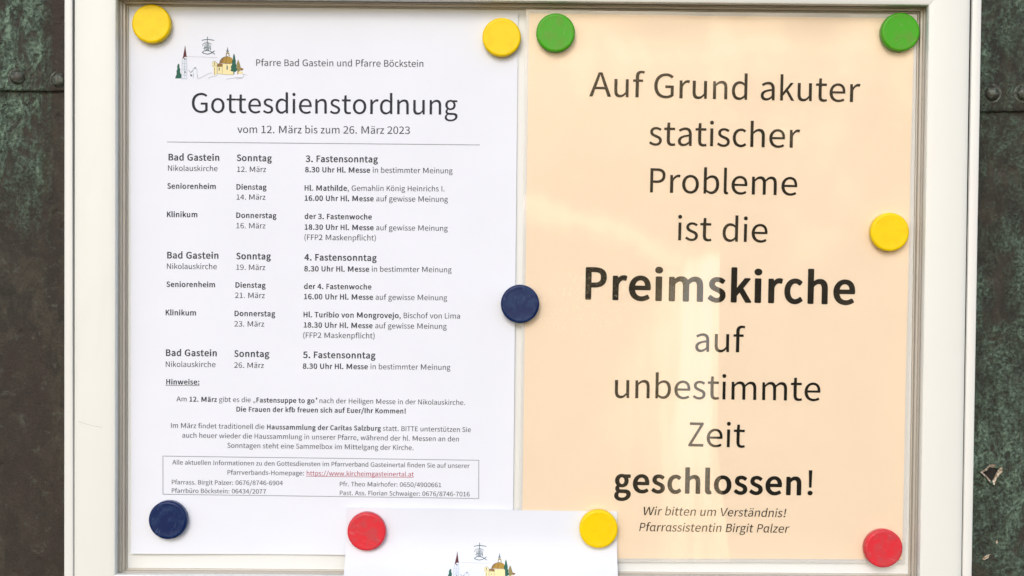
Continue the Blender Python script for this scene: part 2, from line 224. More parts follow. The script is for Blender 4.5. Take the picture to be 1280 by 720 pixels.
u525|73 460 73 173 75 130 81 91 91 62 109 33 129 14 156 -1 183 -9 219 -12 242 -10 264 -5 282 1 305 13 337 37 372 72 374 69 380 1 381 0 444 -1 446 1 447 5 446 464 444 465 372 465 367 464 367 137 365 134 336 101 305 76 291 68 273 61 242 57 219 59 201 64 187 73 173 87 165 103 159 123 155 148 153 180 153 464 152 465 75 465 73 464
v452|12 464 180 1 185 -1 270 -1 275 1 440 464 365 465 360 461 273 202 230 66 225 67 182 202 95 464
w715|25 464 157 5 158 1 161 -1 251 -1 254 1 328 267 355 381 359 380 387 267 460 1 463 -1 467 -1 557 -1 561 1 691 464 616 465 611 462 541 195 512 69 508 73 476 195 400 464 320 464 243 195 211 68 209 70 206 78 180 199 108 464
x433|14 1 20 -1 92 -1 99 1 209 191 213 189 226 170 263 108 331 1 335 -1 416 -1 419 1 265 235 407 462 408 464 407 465 402 465 324 464 267 364 227 290 222 286 112 464 26 464 168 242
y453|12 462 200 -1 189 -37 173 -73 159 -95 139 -117 122 -128 104 -134 81 -136 50 -129 47 -131 33 -189 33 -192 59 -199 86 -201 122 -198 151 -189 176 -175 201 -153 219 -131 237 -102 251 -73 266 -37 441 465 365 465 362 462 278 207 240 78 239 76 237 78 231 92 190 207 95 465 14 465
z395|29 1 31 -1 364 -1 369 -1 371 1 371 62 369 64 130 64 128 66 363 421 364 461 363 464 360 465 56 464 55 403 58 401 264 400 30 44 29 41
0507|46 317 49 238 60 173 78 116 102 69 133 33 169 8 210 -7 255 -12 300 -6 340 9 376 35 405 69 430 116 448 173 458 238 462 317 459 392 448 457 430 514 407 557 376 593 340 619 300 634 255 639 210 634 167 618 131 593 101 557 78 514 60 457 49 392|127 317 130 378 136 432 148 478 162 514 182 543 203 561 228 573 255 576 282 572 305 561 327 542 345 514 360 478 372 432 378 378 381 317 378 252 371 198 360 152 345 116 326 87 304 68 282 57 255 53 228 56 201 69 181 87 162 116 148 152 136 198 130 252
1507|80 1 83 -1 443 -1 448 1 447 64 443 66 317 66 314 70 314 626 308 628 249 628 218 613 186 601 111 583 110 536 113 533 227 532 229 529 229 70 227 66 83 65 80 62
2507|37 547 84 503 88 504 114 529 133 544 165 562 183 568 205 573 223 574 251 572 277 565 300 553 315 540 329 522 339 497 344 475 346 450 341 411 328 367 304 321 272 274 228 220 174 165 113 109 42 48 40 44 40 1 43 -1 457 -1 461 1 461 5 461 66 457 68 264 68 178 63 174 63 172 66 223 113 273 162 318 213 357 263 387 310 409 357 425 407 429 457 426 493 416 529 399 562 375 590 349 609 318 624 277 635 232 639 201 637 174 632 147 624 124 614 100 601 79 586 57 567
3507|27 76 29 73 44 58 83 30 110 15 137 4 168 -4 204 -10 240 -12 285 -8 326 1 362 16 393 36 416 58 440 94 451 127 456 166 453 198 445 227 431 252 416 272 394 292 371 306 344 319 315 328 316 331 339 340 362 353 381 367 399 385 416 410 424 428 431 453 433 482 429 518 417 550 401 575 379 597 348 616 317 628 277 636 240 639 209 637 182 633 155 625 114 608 89 593 51 565 96 514 128 539 159 557 195 570 218 573 236 574 258 573 281 567 299 560 313 550 330 532 338 518 344 500 347 475 344 450 338 432 326 410 303 389 281 376 254 367 209 359 163 356 162 353 162 299 164 295 218 293 263 286 294 276 326 260 346 241 360 220 367 195 370 170 367 145 358 119 347 101 334 87 312 72 290 63 263 57 236 55 209 56 182 61 159 68 139 76 119 88 101 100 69 126
4507|18 220 18 177 18 174 21 172 309 171 310 5 310 1 313 -1 385 -1 389 1 390 170 394 172 475 172 478 174 479 177 478 235 475 236 394 236 389 238 389 622 389 626 385 628 300 628 295 626 20 227|108 238 256 446 309 535 312 540 314 540 310 439 310 238 304 236 115 236 111 236
5507|25 73 27 69 44 55 85 26 108 15 135 4 166 -4 202 -10 238 -12 279 -8 319 2 360 22 391 44 420 76 440 112 453 152 458 202 454 252 442 295 421 331 399 356 369 378 333 393 297 402 256 404 229 403 207 399 189 394 157 381 175 559 423 560 425 561 426 565 426 626 423 628 103 628 100 626 100 622 78 335 121 309 126 309 153 324 175 334 202 341 220 344 234 344 265 341 292 334 312 324 335 306 351 286 362 263 370 231 372 202 370 170 360 137 349 116 331 94 309 76 288 66 261 57 229 55 202 56 180 60 157 66 135 75 114 87 98 98 67 124
6507|51 299 56 224 68 163 89 109 115 66 148 32 185 8 229 -7 274 -12 314 -8 350 4 384 23 410 44 433 73 452 109 464 148 468 191 464 241 455 277 438 313 415 342 391 362 359 377 323 386 283 390 260 388 242 385 220 378 197 368 163 346 134 320 132 324 136 381 147 439 163 482 182 514 209 543 238 561 265 569 301 573 314 573 332 570 359 561 384 547 404 529 409 526 454 572 455 575 440 589 409 611 386 622 350 633 323 638 296 639 251 635 206 621 164 597 126 561 95 514 72 457 56 385|133 249 133 252 148 270 166 288 184 302 203 313 220 321 251 329 269 330 296 328 319 321 340 310 358 292 370 274 380 249 385 224 387 191 385 163 378 134 367 109 355 91 341 76 319 61 296 54 274 51 247 54 220 64 197 79 175 105 160 130 147 166 138 206
7507|45 622 45 565 45 561 47 560 362 560 367 558 323 497 286 436 255 371 230 306 211 238 196 163 186 84 180 1 182 0 263 -1 268 1 273 87 281 166 294 242 312 314 336 378 368 443 411 511 464 579 464 583 464 626 461 628 47 628 45 626
8507|42 155 46 119 58 89 76 62 103 35 134 15 170 1 211 -9 256 -12 301 -8 341 1 377 16 409 37 431 59 450 87 461 116 465 152 463 180 455 209 445 233 432 252 413 273 396 288 353 317 354 320 382 346 400 365 422 399 433 425 439 446 441 471 438 507 428 539 413 566 393 590 364 611 332 626 301 633 256 637 220 634 188 627 153 611 127 593 106 572 88 543 77 511 74 478 76 453 81 432 90 410 101 392 115 374 130 359 164 331 121 302 98 283 80 263 64 238 52 213 45 188|117 163 119 184 124 206 131 224 143 244 157 261 173 277 193 293 206 302 211 303 274 278 305 263 332 246 351 231 368 209 380 184 384 152 382 130 374 109 364 92 348 76 332 66 310 56 283 50 256 48 229 50 202 56 179 66 157 80 140 98 128 116 120 137|151 478 153 500 159 518 168 536 181 550 197 563 215 571 233 576 256 578 283 575 305 568 323 559 338 547 352 529 361 511 367 489 369 468 368 450 364 432 350 399 331 371 301 341 247 363 220 377 197 392 179 408 164 428 155 450
9507|40 435 43 389 53 349 68 317 92 286 119 265 150 249 186 240 222 237 245 239 267 243 290 250 326 269 348 285 375 310 377 306 372 249 361 191 344 145 325 112 299 85 272 68 245 58 213 55 195 55 168 61 146 69 123 82 101 101 96 100 54 55 54 51 66 40 101 16 137 0 164 -7 191 -11 218 -11 263 -6 303 7 347 33 383 69 413 116 437 177 452 252 458 342 453 410 441 468 419 525 393 565 360 597 321 620 281 634 231 639 195 635 159 625 123 605 97 582 74 554 56 520 44 478|120 435 122 464 130 496 139 518 151 536 168 554 186 566 209 574 231 577 263 574 290 564 312 549 334 525 348 501 363 464 372 425 377 381 360 360 343 342 325 328 294 310 272 301 254 298 236 297 209 300 186 307 169 317 149 335 137 354 127 378 122 407
.252|66 48 67 33 71 23 83 5 93 -3 104 -8 126 -12 149 -8 169 5 182 23 185 33 187 48 185 62 182 73 170 91 161 98 149 104 126 108 104 105 91 98 82 91 70 73 67 62
,250|48 -118 68 -163 99 -148 122 -134 144 -115 165 -90 179 -68 189 -43 196 -14 198 18 197 40 194 54 189 68 180 83 167 97 158 102 144 107 126 108 104 104 85 94 74 79 68 65 68 43 72 29 83 15 95 6 113 -1 135 -2 135 -18 130 -36 122 -54 110 -72 100 -82 86 -95 68 -106 50 -115
:268|69 48 71 33 75 23 89 5 108 -7 121 -11 135 -12 157 -8 171 -1 180 6 192 23 196 33 198 48 196 62 193 73 180 91 171 98 157 104 135 108 121 107 108 104 96 98 87 91 75 73 71 62|70 392 71 381 75 367 81 358 89 349 108 338 121 334 135 333 157 337 171 344 180 351 188 360 193 370 197 381 198 392 197 407 193 417 187 428 180 436 171 443 158 450 135 454 121 453 108 449 95 442 86 435 80 428 74 417 71 407
;268|52 -118 71 -162 76 -162 103 -150 130 -134 154 -115 177 -90 191 -68 203 -43 210 -14 213 18 211 40 208 54 203 68 193 84 179 96 170 102 157 106 139 108 125 107 112 104 92 94 79 79 73 65 73 43 78 29 89 14 103 5 121 -1 143 -2 146 -3 145 -18 140 -36 133 -50 118 -72 107 -83 89 -97 54 -115|70 395 71 381 74 370 80 359 89 349 108 338 121 334 134 333 148 335 159 338 170 343 179 350 187 359 193 370 196 381 197 395 196 406 193 417 187 427 179 436 170 444 157 450 134 454 121 453 107 449 89 438 80 427 74 417
!326|95 48 97 33 101 23 115 5 124 -2 138 -8 160 -12 174 -11 187 -8 201 -2 210 5 224 23 228 33 230 48 228 62 224 73 218 84 210 92 201 98 187 104 174 108 160 108 138 105 124 99 114 91 107 84 100 73 97 62|115 640 130 191 133 188 192 188 195 191 209 636 209 640 205 641 120 641
(303|82 264 85 203 91 146 102 88 118 31 136 -19 158 -70 184 -120 213 -167 215 -168 261 -149 264 -145 237 -98 215 -52 196 -1 179 52 167 103 159 157 153 211 152 264 154 322 159 376 167 426 179 480 195 530 214 580 238 630 265 677 215 700 213 699 185 652 157 598 136 551 118 501 102 444 91 386 85 329
)303|38 677 64 630 88 580 108 530 124 480 137 426 145 376 150 322 152 264 151 211 145 157 136 103 124 53 107 -1 88 -52 65 -98 38 -145 42 -149 89 -168 119 -120 145 -70 167 -19 185 31 201 88 212 146 219 203 221 264 218 329 212 386 201 444 185 501 167 551 146 598 119 652 89 700
/386|11 -152 13 -154 18 -154 76 -154 79 -152 371 677 369 680 364 680 310 680 304 677
-306|40 265 40 211 43 209 263 209 266 211 267 215 267 265 266 268 263 270 43 270 41 268
\"401|76 655 78 573 92 418 93 415 96 413 137 413 142 415 157 573 158 655 158 659 155 660 78 660 76 659|241 655 243 573 258 415 263 413 303 413 306 415 322 573 324 655 324 659 321 660 245 660 241 659
ä479|50 119 53 91 60 66 73 40 88 23 106 9 133 -4 156 -9 183 -12 205 -10 228 -6 250 1 282 16 304 30 336 54 339 51 340 48 346 1 349 -1 408 -1 411 1 411 5 411 285 409 328 402 364 391 396 374 425 352 446 322 464 291 474 250 477 223 476 196 471 169 464 129 449 102 436 71 417 71 414 97 365 102 362 147 388 178 401 201 407 219 410 241 411 264 408 282 402 302 389 314 374 321 360 329 335 332 295 264 285 205 272 156 256 119 238 88 215 67 188 54 155|126 127 129 148 137 166 151 184 174 200 201 213 237 225 282 234 327 241 331 241 332 238 331 113 300 87 271 69 250 60 223 54 192 54 165 61 150 69 138 83 133 91 129 105|115 608 119 590 129 575 142 566 160 562 174 563 183 566 196 575 207 590 211 608 210 618 207 629 197 643 183 653 174 656 160 657 142 653 129 643 119 629 116 618|297 608 301 590 311 575 327 565 345 562 363 565 379 575 389 590 393 608 392 618 389 629 379 643 363 654 345 657 327 654 311 643 301 629 298 618
ö527|45 231 50 177 62 130 84 87 111 53 142 26 181 5 223 -8 264 -12 309 -7 346 5 385 26 417 52 444 87 465 130 478 177 482 231 477 288 465 335 444 378 417 412 385 439 347 460 309 472 264 477 223 473 180 460 142 439 111 412 84 378 63 335 50 288|128 231 131 270 139 306 150 335 165 360 185 381 210 398 237 407 264 410 291 407 318 398 343 381 363 360 378 335 390 306 397 270 400 231 398 195 390 159 379 130 363 104 343 84 318 67 291 58 264 55 237 58 210 67 184 84 165 105 149 130 138 159 131 195|122 608 126 590 136 575 151 565 169 562 188 565 205 575 215 590 219 608 218 618 215 629 205 643 196 650 187 654 169 657 151 653 136 643 126 629 123 618|308 608 312 590 322 575 339 565 358 562 376 565 391 575 401 590 405 608 404 618 401 629 391 643 376 653 358 657 345 655 336 652 322 643 312 629 309 618
ü525|73 460 73 173 75 130 81 91 91 62 109 33 129 14 156 -1 183 -9 219 -12 242 -10 264 -5 282 1 305 13 337 37 372 72 374 69 380 1 381 0 444 -1 446 1 447 5 446 464 444 465 372 465 367 464 367 137 365 134 336 101 305 76 291 68 273 61 242 57 219 59 201 64 187 73 173 87 165 103 159 123 155 148 153 180 153 464 152 465 75 465 73 464|121 608 125 590 135 575 152 565 170 562 188 565 204 575 214 590 218 608 217 618 214 629 204 643 188 654 170 657 152 654 135 643 125 629 122 618|306 608 310 590 320 575 336 565 354 562 372 565 390 575 400 590 404 608 403 618 399 629 389 643 372 654 354 657 336 653 321 643 311 629 307 618
ß527|75 493 75 1 78 -1 145 -1 150 1 150 478 152 514 158 543 166 568 178 590 196 608 213 618 231 624 253 626 271 625 285 621 298 614 309 604 319 590 325 575 328 561 330 543 326 518 318 493 305 471 275 428 263 407 252 378 249 349 256 306 277 274 303 251 374 209 402 188 421 163 429 127 428 112 424 98 417 84 409 73 401 66 384 56 370 52 352 50 339 51 316 56 289 67 258 89 253 89 225 37 240 25 267 8 285 1 316 -8 357 -12 388 -9 415 -1 440 12 460 28 479 51 490 73 498 98 501 130 494 180 471 220 442 247 411 268 375 288 348 306 330 326 327 331 321 356 324 381 334 403 379 468 391 489 401 521 404 554 402 579 394 604 382 629 364 651 343 667 321 679 289 688 253 691 217 688 176 676 150 661 123 638 101 608 88 575 79 539
ɑ514|43 231 47 177 56 130 72 87 95 50 119 26 149 6 190 -8 230 -12 248 -10 266 -7 289 1 320 18 338 31 365 56 375 26 381 15 389 5 401 -4 424 -11 442 -12 469 -8 474 -6 479 -3 469 55 451 55 443 58 438 66 435 80 435 460 435 464 433 465 374 465 372 460 365 420 338 443 320 455 293 468 271 474 239 477 203 473 163 459 131 439 104 413 77 374 60 335 48 288|122 231 125 274 133 306 144 335 162 364 178 381 199 396 226 407 253 410 280 407 302 399 320 390 343 374 358 360 358 119 330 91 302 71 275 60 244 55 217 58 194 67 172 82 155 101 140 130 130 159 125 191
„400|60 -102 79 -137 84 -138 106 -123 124 -108 140 -91 156 -69 169 -44 176 -22 181 3 182 31 181 53 174 82 165 96 156 106 147 112 138 115 120 117 102 113 87 103 79 94 74 78 72 64 76 46 82 35 93 24 106 18 129 15 128 -1 124 -22 119 -37 111 -51 90 -76|224 -102 246 -139 271 -123 291 -106 305 -91 321 -69 334 -44 341 -22 346 3 347 31 346 53 339 82 331 95 322 105 313 111 304 114 286 117 268 114 252 103 242 89 238 75 238 57 241 44 246 35 259 23 273 18 291 16 295 13 294 -1 290 -22 284 -37 277 -51 255 -77
“400|249 564 251 535 255 517 264 496 274 485 283 483 288 484 294 488 300 496 307 517 309 539 306 567 299 585 292 592 288 594 274 592 276 618 284 646 295 671 309 693 301 723 297 722 281 700 265 664 253 618 250 592|326 564 328 535 332 517 341 496 352 485 360 483 364 484 371 488 377 496 384 517 386 539 383 567 375 585 367 592 360 594 355 593 351 596 353 618 361 646 371 671 386 693 378 724 367 714 357 700 341 664 330 618 327 592
 226
"""
BOLD = """A605|-2 1 -1 -6 5 -13 19 -19 109 -19 118 -17 125 -13 131 -6 192 163 194 165 199 166 406 166 410 163 470 -6 475 -13 482 -17 491 -19 586 -19 595 -17 601 -13 606 -6 607 1 373 606 367 613 362 617 347 619 253 619 239 615 232 606|228 262 298 459 302 467 373 262
B560|80 599 80 1 81 -6 87 -13 96 -18 105 -19 285 -19 335 -16 383 -6 425 10 456 29 465 36 489 60 509 91 523 132 528 176 525 207 518 235 506 262 491 283 473 300 448 317 433 324 456 346 471 366 483 390 489 407 493 431 495 455 490 496 479 527 458 558 429 582 398 598 362 610 317 617 272 619 101 619 87 613 81 606|199 80 200 267 204 269 308 267 335 263 357 257 379 245 391 235 400 221 407 201 409 180 407 152 400 132 388 115 375 103 357 92 335 85 308 80 204 79|199 366 200 521 204 523 290 522 317 518 335 513 353 503 361 496 367 486 374 465 376 445 374 424 370 410 362 397 352 386 335 376 317 370 290 365 204 364
C529|42 300 47 228 61 166 84 111 115 63 153 25 202 -6 252 -23 306 -30 337 -28 369 -23 397 -14 418 -4 443 11 463 26 484 45 502 66 505 76 503 83 461 135 454 139 445 142 436 141 427 137 400 110 384 97 369 87 346 78 328 75 310 74 283 77 256 87 227 107 206 131 188 162 174 204 165 248 162 303 165 355 174 400 190 441 208 472 231 496 256 513 283 523 315 527 328 526 351 521 368 513 389 499 414 475 423 471 432 471 441 473 449 479 489 530 492 537 490 544 475 561 454 580 418 604 396 614 369 623 342 628 310 629 256 623 207 607 157 577 116 537 85 491 63 437 47 372
D630|87 599 87 1 90 -10 98 -16 112 -19 269 -19 338 -13 404 5 458 32 503 70 539 118 562 170 577 231 582 304 576 376 562 434 539 486 502 534 455 572 400 598 332 614 265 619 107 619 93 613 88 606|212 84 213 520 256 521 305 518 341 508 377 491 403 469 425 438 441 400 451 355 454 304 451 252 441 204 425 166 403 135 377 112 346 95 305 84 256 80 215 80
E488|78 599 78 1 80 -8 89 -16 103 -19 427 -19 436 -17 441 -13 447 -6 448 1 448 66 445 74 436 81 422 83 197 83 194 84 193 87 193 262 197 266 382 266 391 269 396 273 400 280 401 286 401 352 395 360 386 365 377 366 197 366 194 369 194 517 197 519 418 519 427 521 436 527 440 534 440 599 437 610 427 617 418 619 103 619 94 618 85 614 79 606
F459|78 599 78 1 79 -6 85 -13 99 -19 175 -18 187 -13 193 -6 194 1 194 249 198 252 382 252 396 256 403 266 403 335 400 343 391 349 378 352 196 352 194 355 194 517 198 519 418 519 427 521 433 524 439 531 441 537 441 603 434 613 423 618 99 619 85 613 79 606
G637|48 300 54 224 69 166 97 107 131 62 175 25 230 -6 289 -23 352 -30 388 -29 424 -24 451 -17 478 -8 509 6 531 18 551 32 570 49 574 59 574 310 571 321 563 327 550 329 343 329 333 327 323 321 320 310 320 248 322 241 328 235 343 230 451 230 454 228 454 101 452 97 441 90 406 78 365 74 320 78 284 90 254 107 228 131 205 166 190 204 180 248 177 303 180 355 191 400 210 441 230 470 257 495 289 513 320 522 361 527 383 526 401 523 430 513 455 499 483 475 491 472 500 471 509 472 518 478 561 527 565 534 565 541 559 550 526 578 505 592 482 604 455 614 428 622 397 627 356 629 293 623 239 608 181 578 133 537 98 492 71 437 54 372
H631|82 599 82 1 85 -10 93 -16 102 -19 179 -19 192 -15 201 -6 202 1 202 262 206 266 426 265 429 262 429 1 430 -6 435 -13 449 -19 530 -19 543 -13 549 -6 550 1 550 599 547 610 539 616 530 619 453 619 440 616 435 613 430 606 429 369 426 367 206 367 202 369 201 606 196 613 183 618 102 619 88 613 83 606
I267|68 599 69 -2 75 -13 89 -19 174 -19 183 -18 192 -13 198 -6 199 1 199 603 196 610 192 613 179 619 93 619 84 618 75 614 70 606
J332|16 83 27 56 38 35 53 15 67 1 81 -11 104 -22 126 -28 149 -30 185 -24 207 -12 216 -6 234 11 252 39 263 66 272 101 277 138 278 180 278 602 272 613 261 618 203 619 194 616 185 610 182 602 182 183 181 152 178 128 174 107 167 91 158 80 149 75 135 75 126 80 117 90 93 135 81 141 68 141 61 138 54 133 19 94
K547|80 599 80 1 83 -10 91 -16 105 -19 177 -19 186 -17 195 -10 199 1 199 183 267 270 271 271 423 -6 429 -13 442 -19 528 -19 537 -17 543 -13 548 -6 549 1 547 8 346 369 346 372 519 592 522 603 519 610 510 617 501 619 415 619 406 617 399 613 204 368 200 366 199 362 197 606 190 614 177 619 100 619 86 613 81 606
L423|73 599 73 1 75 -8 84 -16 98 -19 381 -19 390 -18 399 -13 405 -6 406 1 406 66 403 73 395 80 381 83 184 84 183 603 177 613 165 618 98 619 89 618 80 614 74 606
M874|103 599 103 1 104 -6 110 -13 123 -19 213 -19 227 -14 233 -6 234 1 233 372 236 378 383 53 391 46 402 43 465 43 481 46 486 49 490 56 636 381 638 376 637 1 638 -6 645 -15 659 -19 749 -19 758 -17 764 -13 770 -6 771 1 771 599 770 606 765 613 758 617 749 619 636 619 623 616 614 610 470 286 438 207 260 610 250 617 240 619 123 619 109 613 104 606
N660|86 599 86 1 90 -10 98 -16 107 -19 183 -19 192 -17 200 -13 203 -10 207 -2 207 317 204 400 206 403 224 370 449 -10 458 -16 467 -19 552 -19 561 -16 567 -13 572 -6 573 1 573 599 570 610 561 616 552 619 476 619 462 616 453 606 452 290 455 204 453 199 436 231 210 610 201 616 192 619 107 619 93 613 87 606
O675|47 303 52 231 67 169 92 111 126 63 168 25 220 -6 274 -23 337 -30 400 -23 459 -4 508 25 549 63 583 111 608 169 623 231 628 303 623 372 608 437 583 492 549 540 508 577 457 606 400 623 337 629 274 623 218 606 169 578 126 539 92 492 68 437 52 372|175 303 178 355 188 400 202 437 221 468 247 496 274 513 306 524 337 527 373 523 401 513 428 496 454 468 473 437 488 400 497 355 500 303 497 252 487 204 473 166 452 131 429 107 400 88 369 77 337 74 306 77 274 88 247 106 223 131 202 166 188 204 178 252
P532|79 599 79 1 82 -10 90 -16 104 -19 176 -19 189 -13 195 -6 197 1 197 218 198 221 266 221 311 224 356 233 397 249 429 269 460 300 479 335 492 376 496 424 492 472 478 517 459 548 435 572 396 595 351 610 311 616 261 619 99 619 85 613 80 606|197 321 197 517 198 521 284 520 311 517 333 510 347 503 358 493 370 476 377 452 379 424 377 397 370 372 361 355 351 345 333 333 311 325 288 321 203 319 198 319
Q684|48 301 52 239 65 177 86 125 116 77 152 39 194 9 244 -14 284 -24 298 -49 320 -80 345 -106 374 -130 409 -150 446 -164 491 -174 536 -177 581 -174 622 -166 644 -156 649 -150 651 -142 634 -78 631 -71 625 -67 617 -64 608 -64 577 -71 545 -73 523 -72 500 -68 469 -56 451 -46 436 -34 423 -20 428 -17 451 -10 496 12 537 43 571 81 602 132 620 180 633 239 637 304 632 373 615 438 590 493 559 537 514 578 464 606 410 622 343 629 275 622 221 606 173 579 126 538 94 493 69 438 53 373|177 301 180 352 190 400 205 438 224 469 248 494 275 512 307 523 343 527 379 523 406 513 433 497 460 469 480 438 494 400 504 352 507 301 504 249 495 204 480 163 459 129 436 105 406 85 374 74 343 71 307 75 280 84 248 105 226 129 205 163 190 204 180 249
R562|84 599 84 1 87 -10 95 -16 104 -19 181 -19 194 -16 199 -13 204 -6 206 1 206 235 212 237 271 237 275 236 413 -6 419 -14 433 -19 523 -19 537 -13 542 -6 544 1 541 8 400 252 437 270 465 290 486 311 503 335 516 366 524 397 526 431 522 479 510 517 488 551 460 577 425 596 383 610 343 616 293 619 104 619 90 613 85 606|206 338 206 517 208 521 311 520 338 516 361 509 374 502 385 493 394 479 402 458 404 434 402 407 396 386 385 369 375 359 356 347 338 340 311 335 280 333 208 333
S473|32 76 35 70 53 50 77 28 102 11 125 -2 152 -14 179 -22 210 -28 242 -30 287 -26 327 -14 361 4 391 28 414 56 430 87 441 121 444 159 442 193 435 223 425 248 408 273 389 293 372 307 350 322 233 380 206 396 187 413 179 426 174 441 172 458 174 475 178 489 184 499 193 510 203 517 215 522 228 525 246 527 273 524 297 517 326 499 354 475 363 472 377 473 387 479 424 530 426 537 425 544 406 565 386 582 350 605 323 616 300 623 273 628 246 629 206 626 170 615 138 600 110 578 86 551 71 522 60 489 57 451 60 417 68 389 79 365 96 341 116 322 135 307 156 293 272 235 296 221 309 209 317 200 322 190 328 173 329 152 328 135 324 121 314 104 305 94 291 85 278 79 260 75 242 74 224 75 192 83 174 92 143 113 111 144 102 148 89 147 80 144 74 138 35 87
T496|20 599 20 534 23 527 31 521 45 519 184 519 189 517 189 1 190 -6 193 -11 198 -15 207 -18 288 -18 300 -13 303 -10 307 -2 307 517 310 519 454 519 468 524 474 531 476 537 476 603 469 613 463 617 454 619 40 619 26 613 21 606
U643|81 599 81 248 86 180 99 121 120 73 148 35 182 8 228 -15 273 -26 322 -30 372 -26 412 -16 457 5 498 39 523 73 543 118 558 180 562 248 561 606 556 613 543 618 466 619 453 616 445 609 442 602 442 245 439 197 431 159 418 128 404 107 385 91 367 82 345 76 322 74 300 75 277 81 259 91 241 107 227 128 215 159 207 197 204 248 203 606 196 614 183 619 102 619 93 616 88 613 82 606
V588|-5 599 221 -6 227 -13 232 -16 245 -19 349 -19 362 -14 369 -6 594 599 593 606 587 613 574 619 479 619 469 617 460 610 344 280 299 147 295 145 249 280 132 610 124 616 115 619 16 619 2 613 -4 606
W908|21 599 175 -2 182 -13 190 -18 199 -19 312 -18 321 -16 327 -10 438 356 451 406 456 408 470 355 582 -10 591 -16 600 -19 712 -19 721 -18 730 -13 736 -2 886 599 885 606 880 613 874 616 865 619 771 618 758 613 753 606 674 276 654 177 649 179 622 280 519 610 510 617 501 619 415 619 406 618 397 613 391 603 292 280 262 171 161 606 154 614 141 619 42 619 28 613 22 606
X547|10 1 12 -6 17 -13 31 -19 121 -19 130 -17 138 -13 143 -6 269 216 401 -6 407 -13 413 -17 422 -19 517 -19 531 -13 536 -6 537 1 535 8 349 307 523 596 523 606 518 613 508 618 499 619 413 619 404 617 395 611 300 445 278 404 160 606 154 613 148 617 139 619 44 619 35 617 26 610 23 603 25 592 198 311 13 8
Y518|-7 599 192 231 193 228 193 -2 196 -10 203 -15 212 -18 221 -19 302 -19 315 -14 322 -6 324 1 324 228 524 599 523 606 518 613 504 619 414 619 405 617 396 613 391 606 261 348 257 350 128 606 123 613 117 616 108 619 14 619 0 613 -6 606
Z472|33 46 35 -6 40 -13 54 -19 418 -19 427 -17 434 -13 440 -6 441 1 441 66 436 76 427 81 418 83 174 84 437 551 438 603 431 613 418 618 81 619 71 617 61 610 58 599 59 534 63 526 72 521 81 519 292 519 296 517 36 54
a494|46 114 49 83 56 59 69 32 87 11 107 -5 138 -20 165 -28 192 -30 219 -28 242 -24 264 -16 285 -6 318 13 321 11 323 -3 327 -10 336 -17 345 -19 413 -18 422 -14 426 -10 430 1 430 272 428 314 421 351 407 389 391 417 371 437 336 459 305 469 255 474 224 472 179 463 152 454 125 442 89 423 67 406 64 400 65 393 93 341 102 332 111 329 125 330 170 356 201 369 233 376 260 375 278 368 286 362 295 351 302 338 306 324 310 300 308 296 264 290 206 277 156 260 116 239 88 217 63 186 50 152|163 121 165 138 171 152 182 166 197 177 219 188 251 199 305 209 309 209 310 207 310 114 273 86 251 75 228 69 206 69 192 71 179 79 172 87 165 104
b537|74 651 74 1 75 -6 81 -13 95 -19 162 -18 171 -14 176 -10 179 -3 180 6 185 5 212 -11 234 -20 266 -28 288 -30 333 -24 374 -9 405 11 437 41 464 80 483 125 494 173 499 231 495 283 487 327 473 365 452 403 427 431 387 457 351 469 306 474 279 473 257 468 222 455 194 440 194 651 191 661 185 667 176 670 95 670 86 668 80 664 75 657|194 107 194 324 195 327 203 334 230 355 257 369 270 373 284 375 311 372 324 367 338 357 351 341 363 317 370 293 374 266 376 228 374 190 367 159 357 131 343 107 329 91 315 82 293 73 275 71 257 73 239 78 225 84 203 98 196 104
c418|37 221 41 166 52 118 70 76 98 37 125 12 161 -11 206 -26 246 -30 269 -29 291 -25 327 -12 363 8 397 35 401 45 399 52 369 104 363 109 354 113 345 114 335 111 300 84 273 72 255 70 237 72 215 80 200 90 187 104 172 128 162 156 155 186 153 224 155 255 162 286 174 317 186 338 201 354 219 366 234 372 255 375 264 375 278 371 291 364 323 340 332 337 341 337 350 341 355 345 390 396 393 406 386 417 362 437 332 456 300 468 273 473 251 474 215 471 170 457 129 434 98 404 75 372 54 327 41 276
d537|40 221 43 169 53 121 70 76 91 42 117 15 155 -11 196 -25 241 -30 268 -28 286 -24 304 -18 326 -7 353 10 355 8 358 -6 362 -12 371 -17 380 -19 448 -18 460 -10 463 1 463 651 460 661 452 668 439 670 362 670 349 664 344 657 344 450 308 466 272 473 250 474 209 470 164 454 132 434 100 403 74 365 56 324 44 276|162 224 164 259 171 290 181 314 196 338 211 355 226 365 245 373 263 375 286 373 304 367 317 360 338 345 343 338 343 121 342 118 325 101 302 83 277 73 254 71 236 73 223 78 204 90 189 107 180 125 170 152 163 186
e503|41 221 46 169 60 118 80 76 110 39 144 11 188 -12 233 -25 278 -30 305 -29 332 -25 372 -15 413 3 449 25 452 32 452 39 422 94 417 98 408 102 395 101 350 79 327 71 305 68 291 67 264 70 242 76 222 87 205 101 188 121 175 149 168 173 167 186 449 187 462 193 467 200 471 248 467 296 458 338 443 376 420 410 390 437 354 458 314 470 264 474 224 470 179 455 142 434 107 403 81 369 59 324 46 276|166 279 177 314 188 332 201 349 216 362 233 371 251 377 269 379 287 377 305 372 318 364 331 351 342 334 350 314 356 279 354 276 350 276 170 276
f316|26 438 26 383 29 376 33 372 42 367 87 366 90 362 90 1 91 -6 97 -13 110 -19 195 -19 209 -13 215 -6 216 1 216 366 299 367 308 371 312 376 315 386 315 448 308 458 294 463 222 463 218 463 216 465 216 517 219 548 224 562 229 572 236 579 249 584 263 585 276 583 308 573 321 575 329 579 334 586 352 647 349 658 339 665 299 676 263 681 249 681 209 677 177 668 151 654 125 630 111 610 99 582 92 548 90 517 90 465 89 462 47 459 38 456 28 448
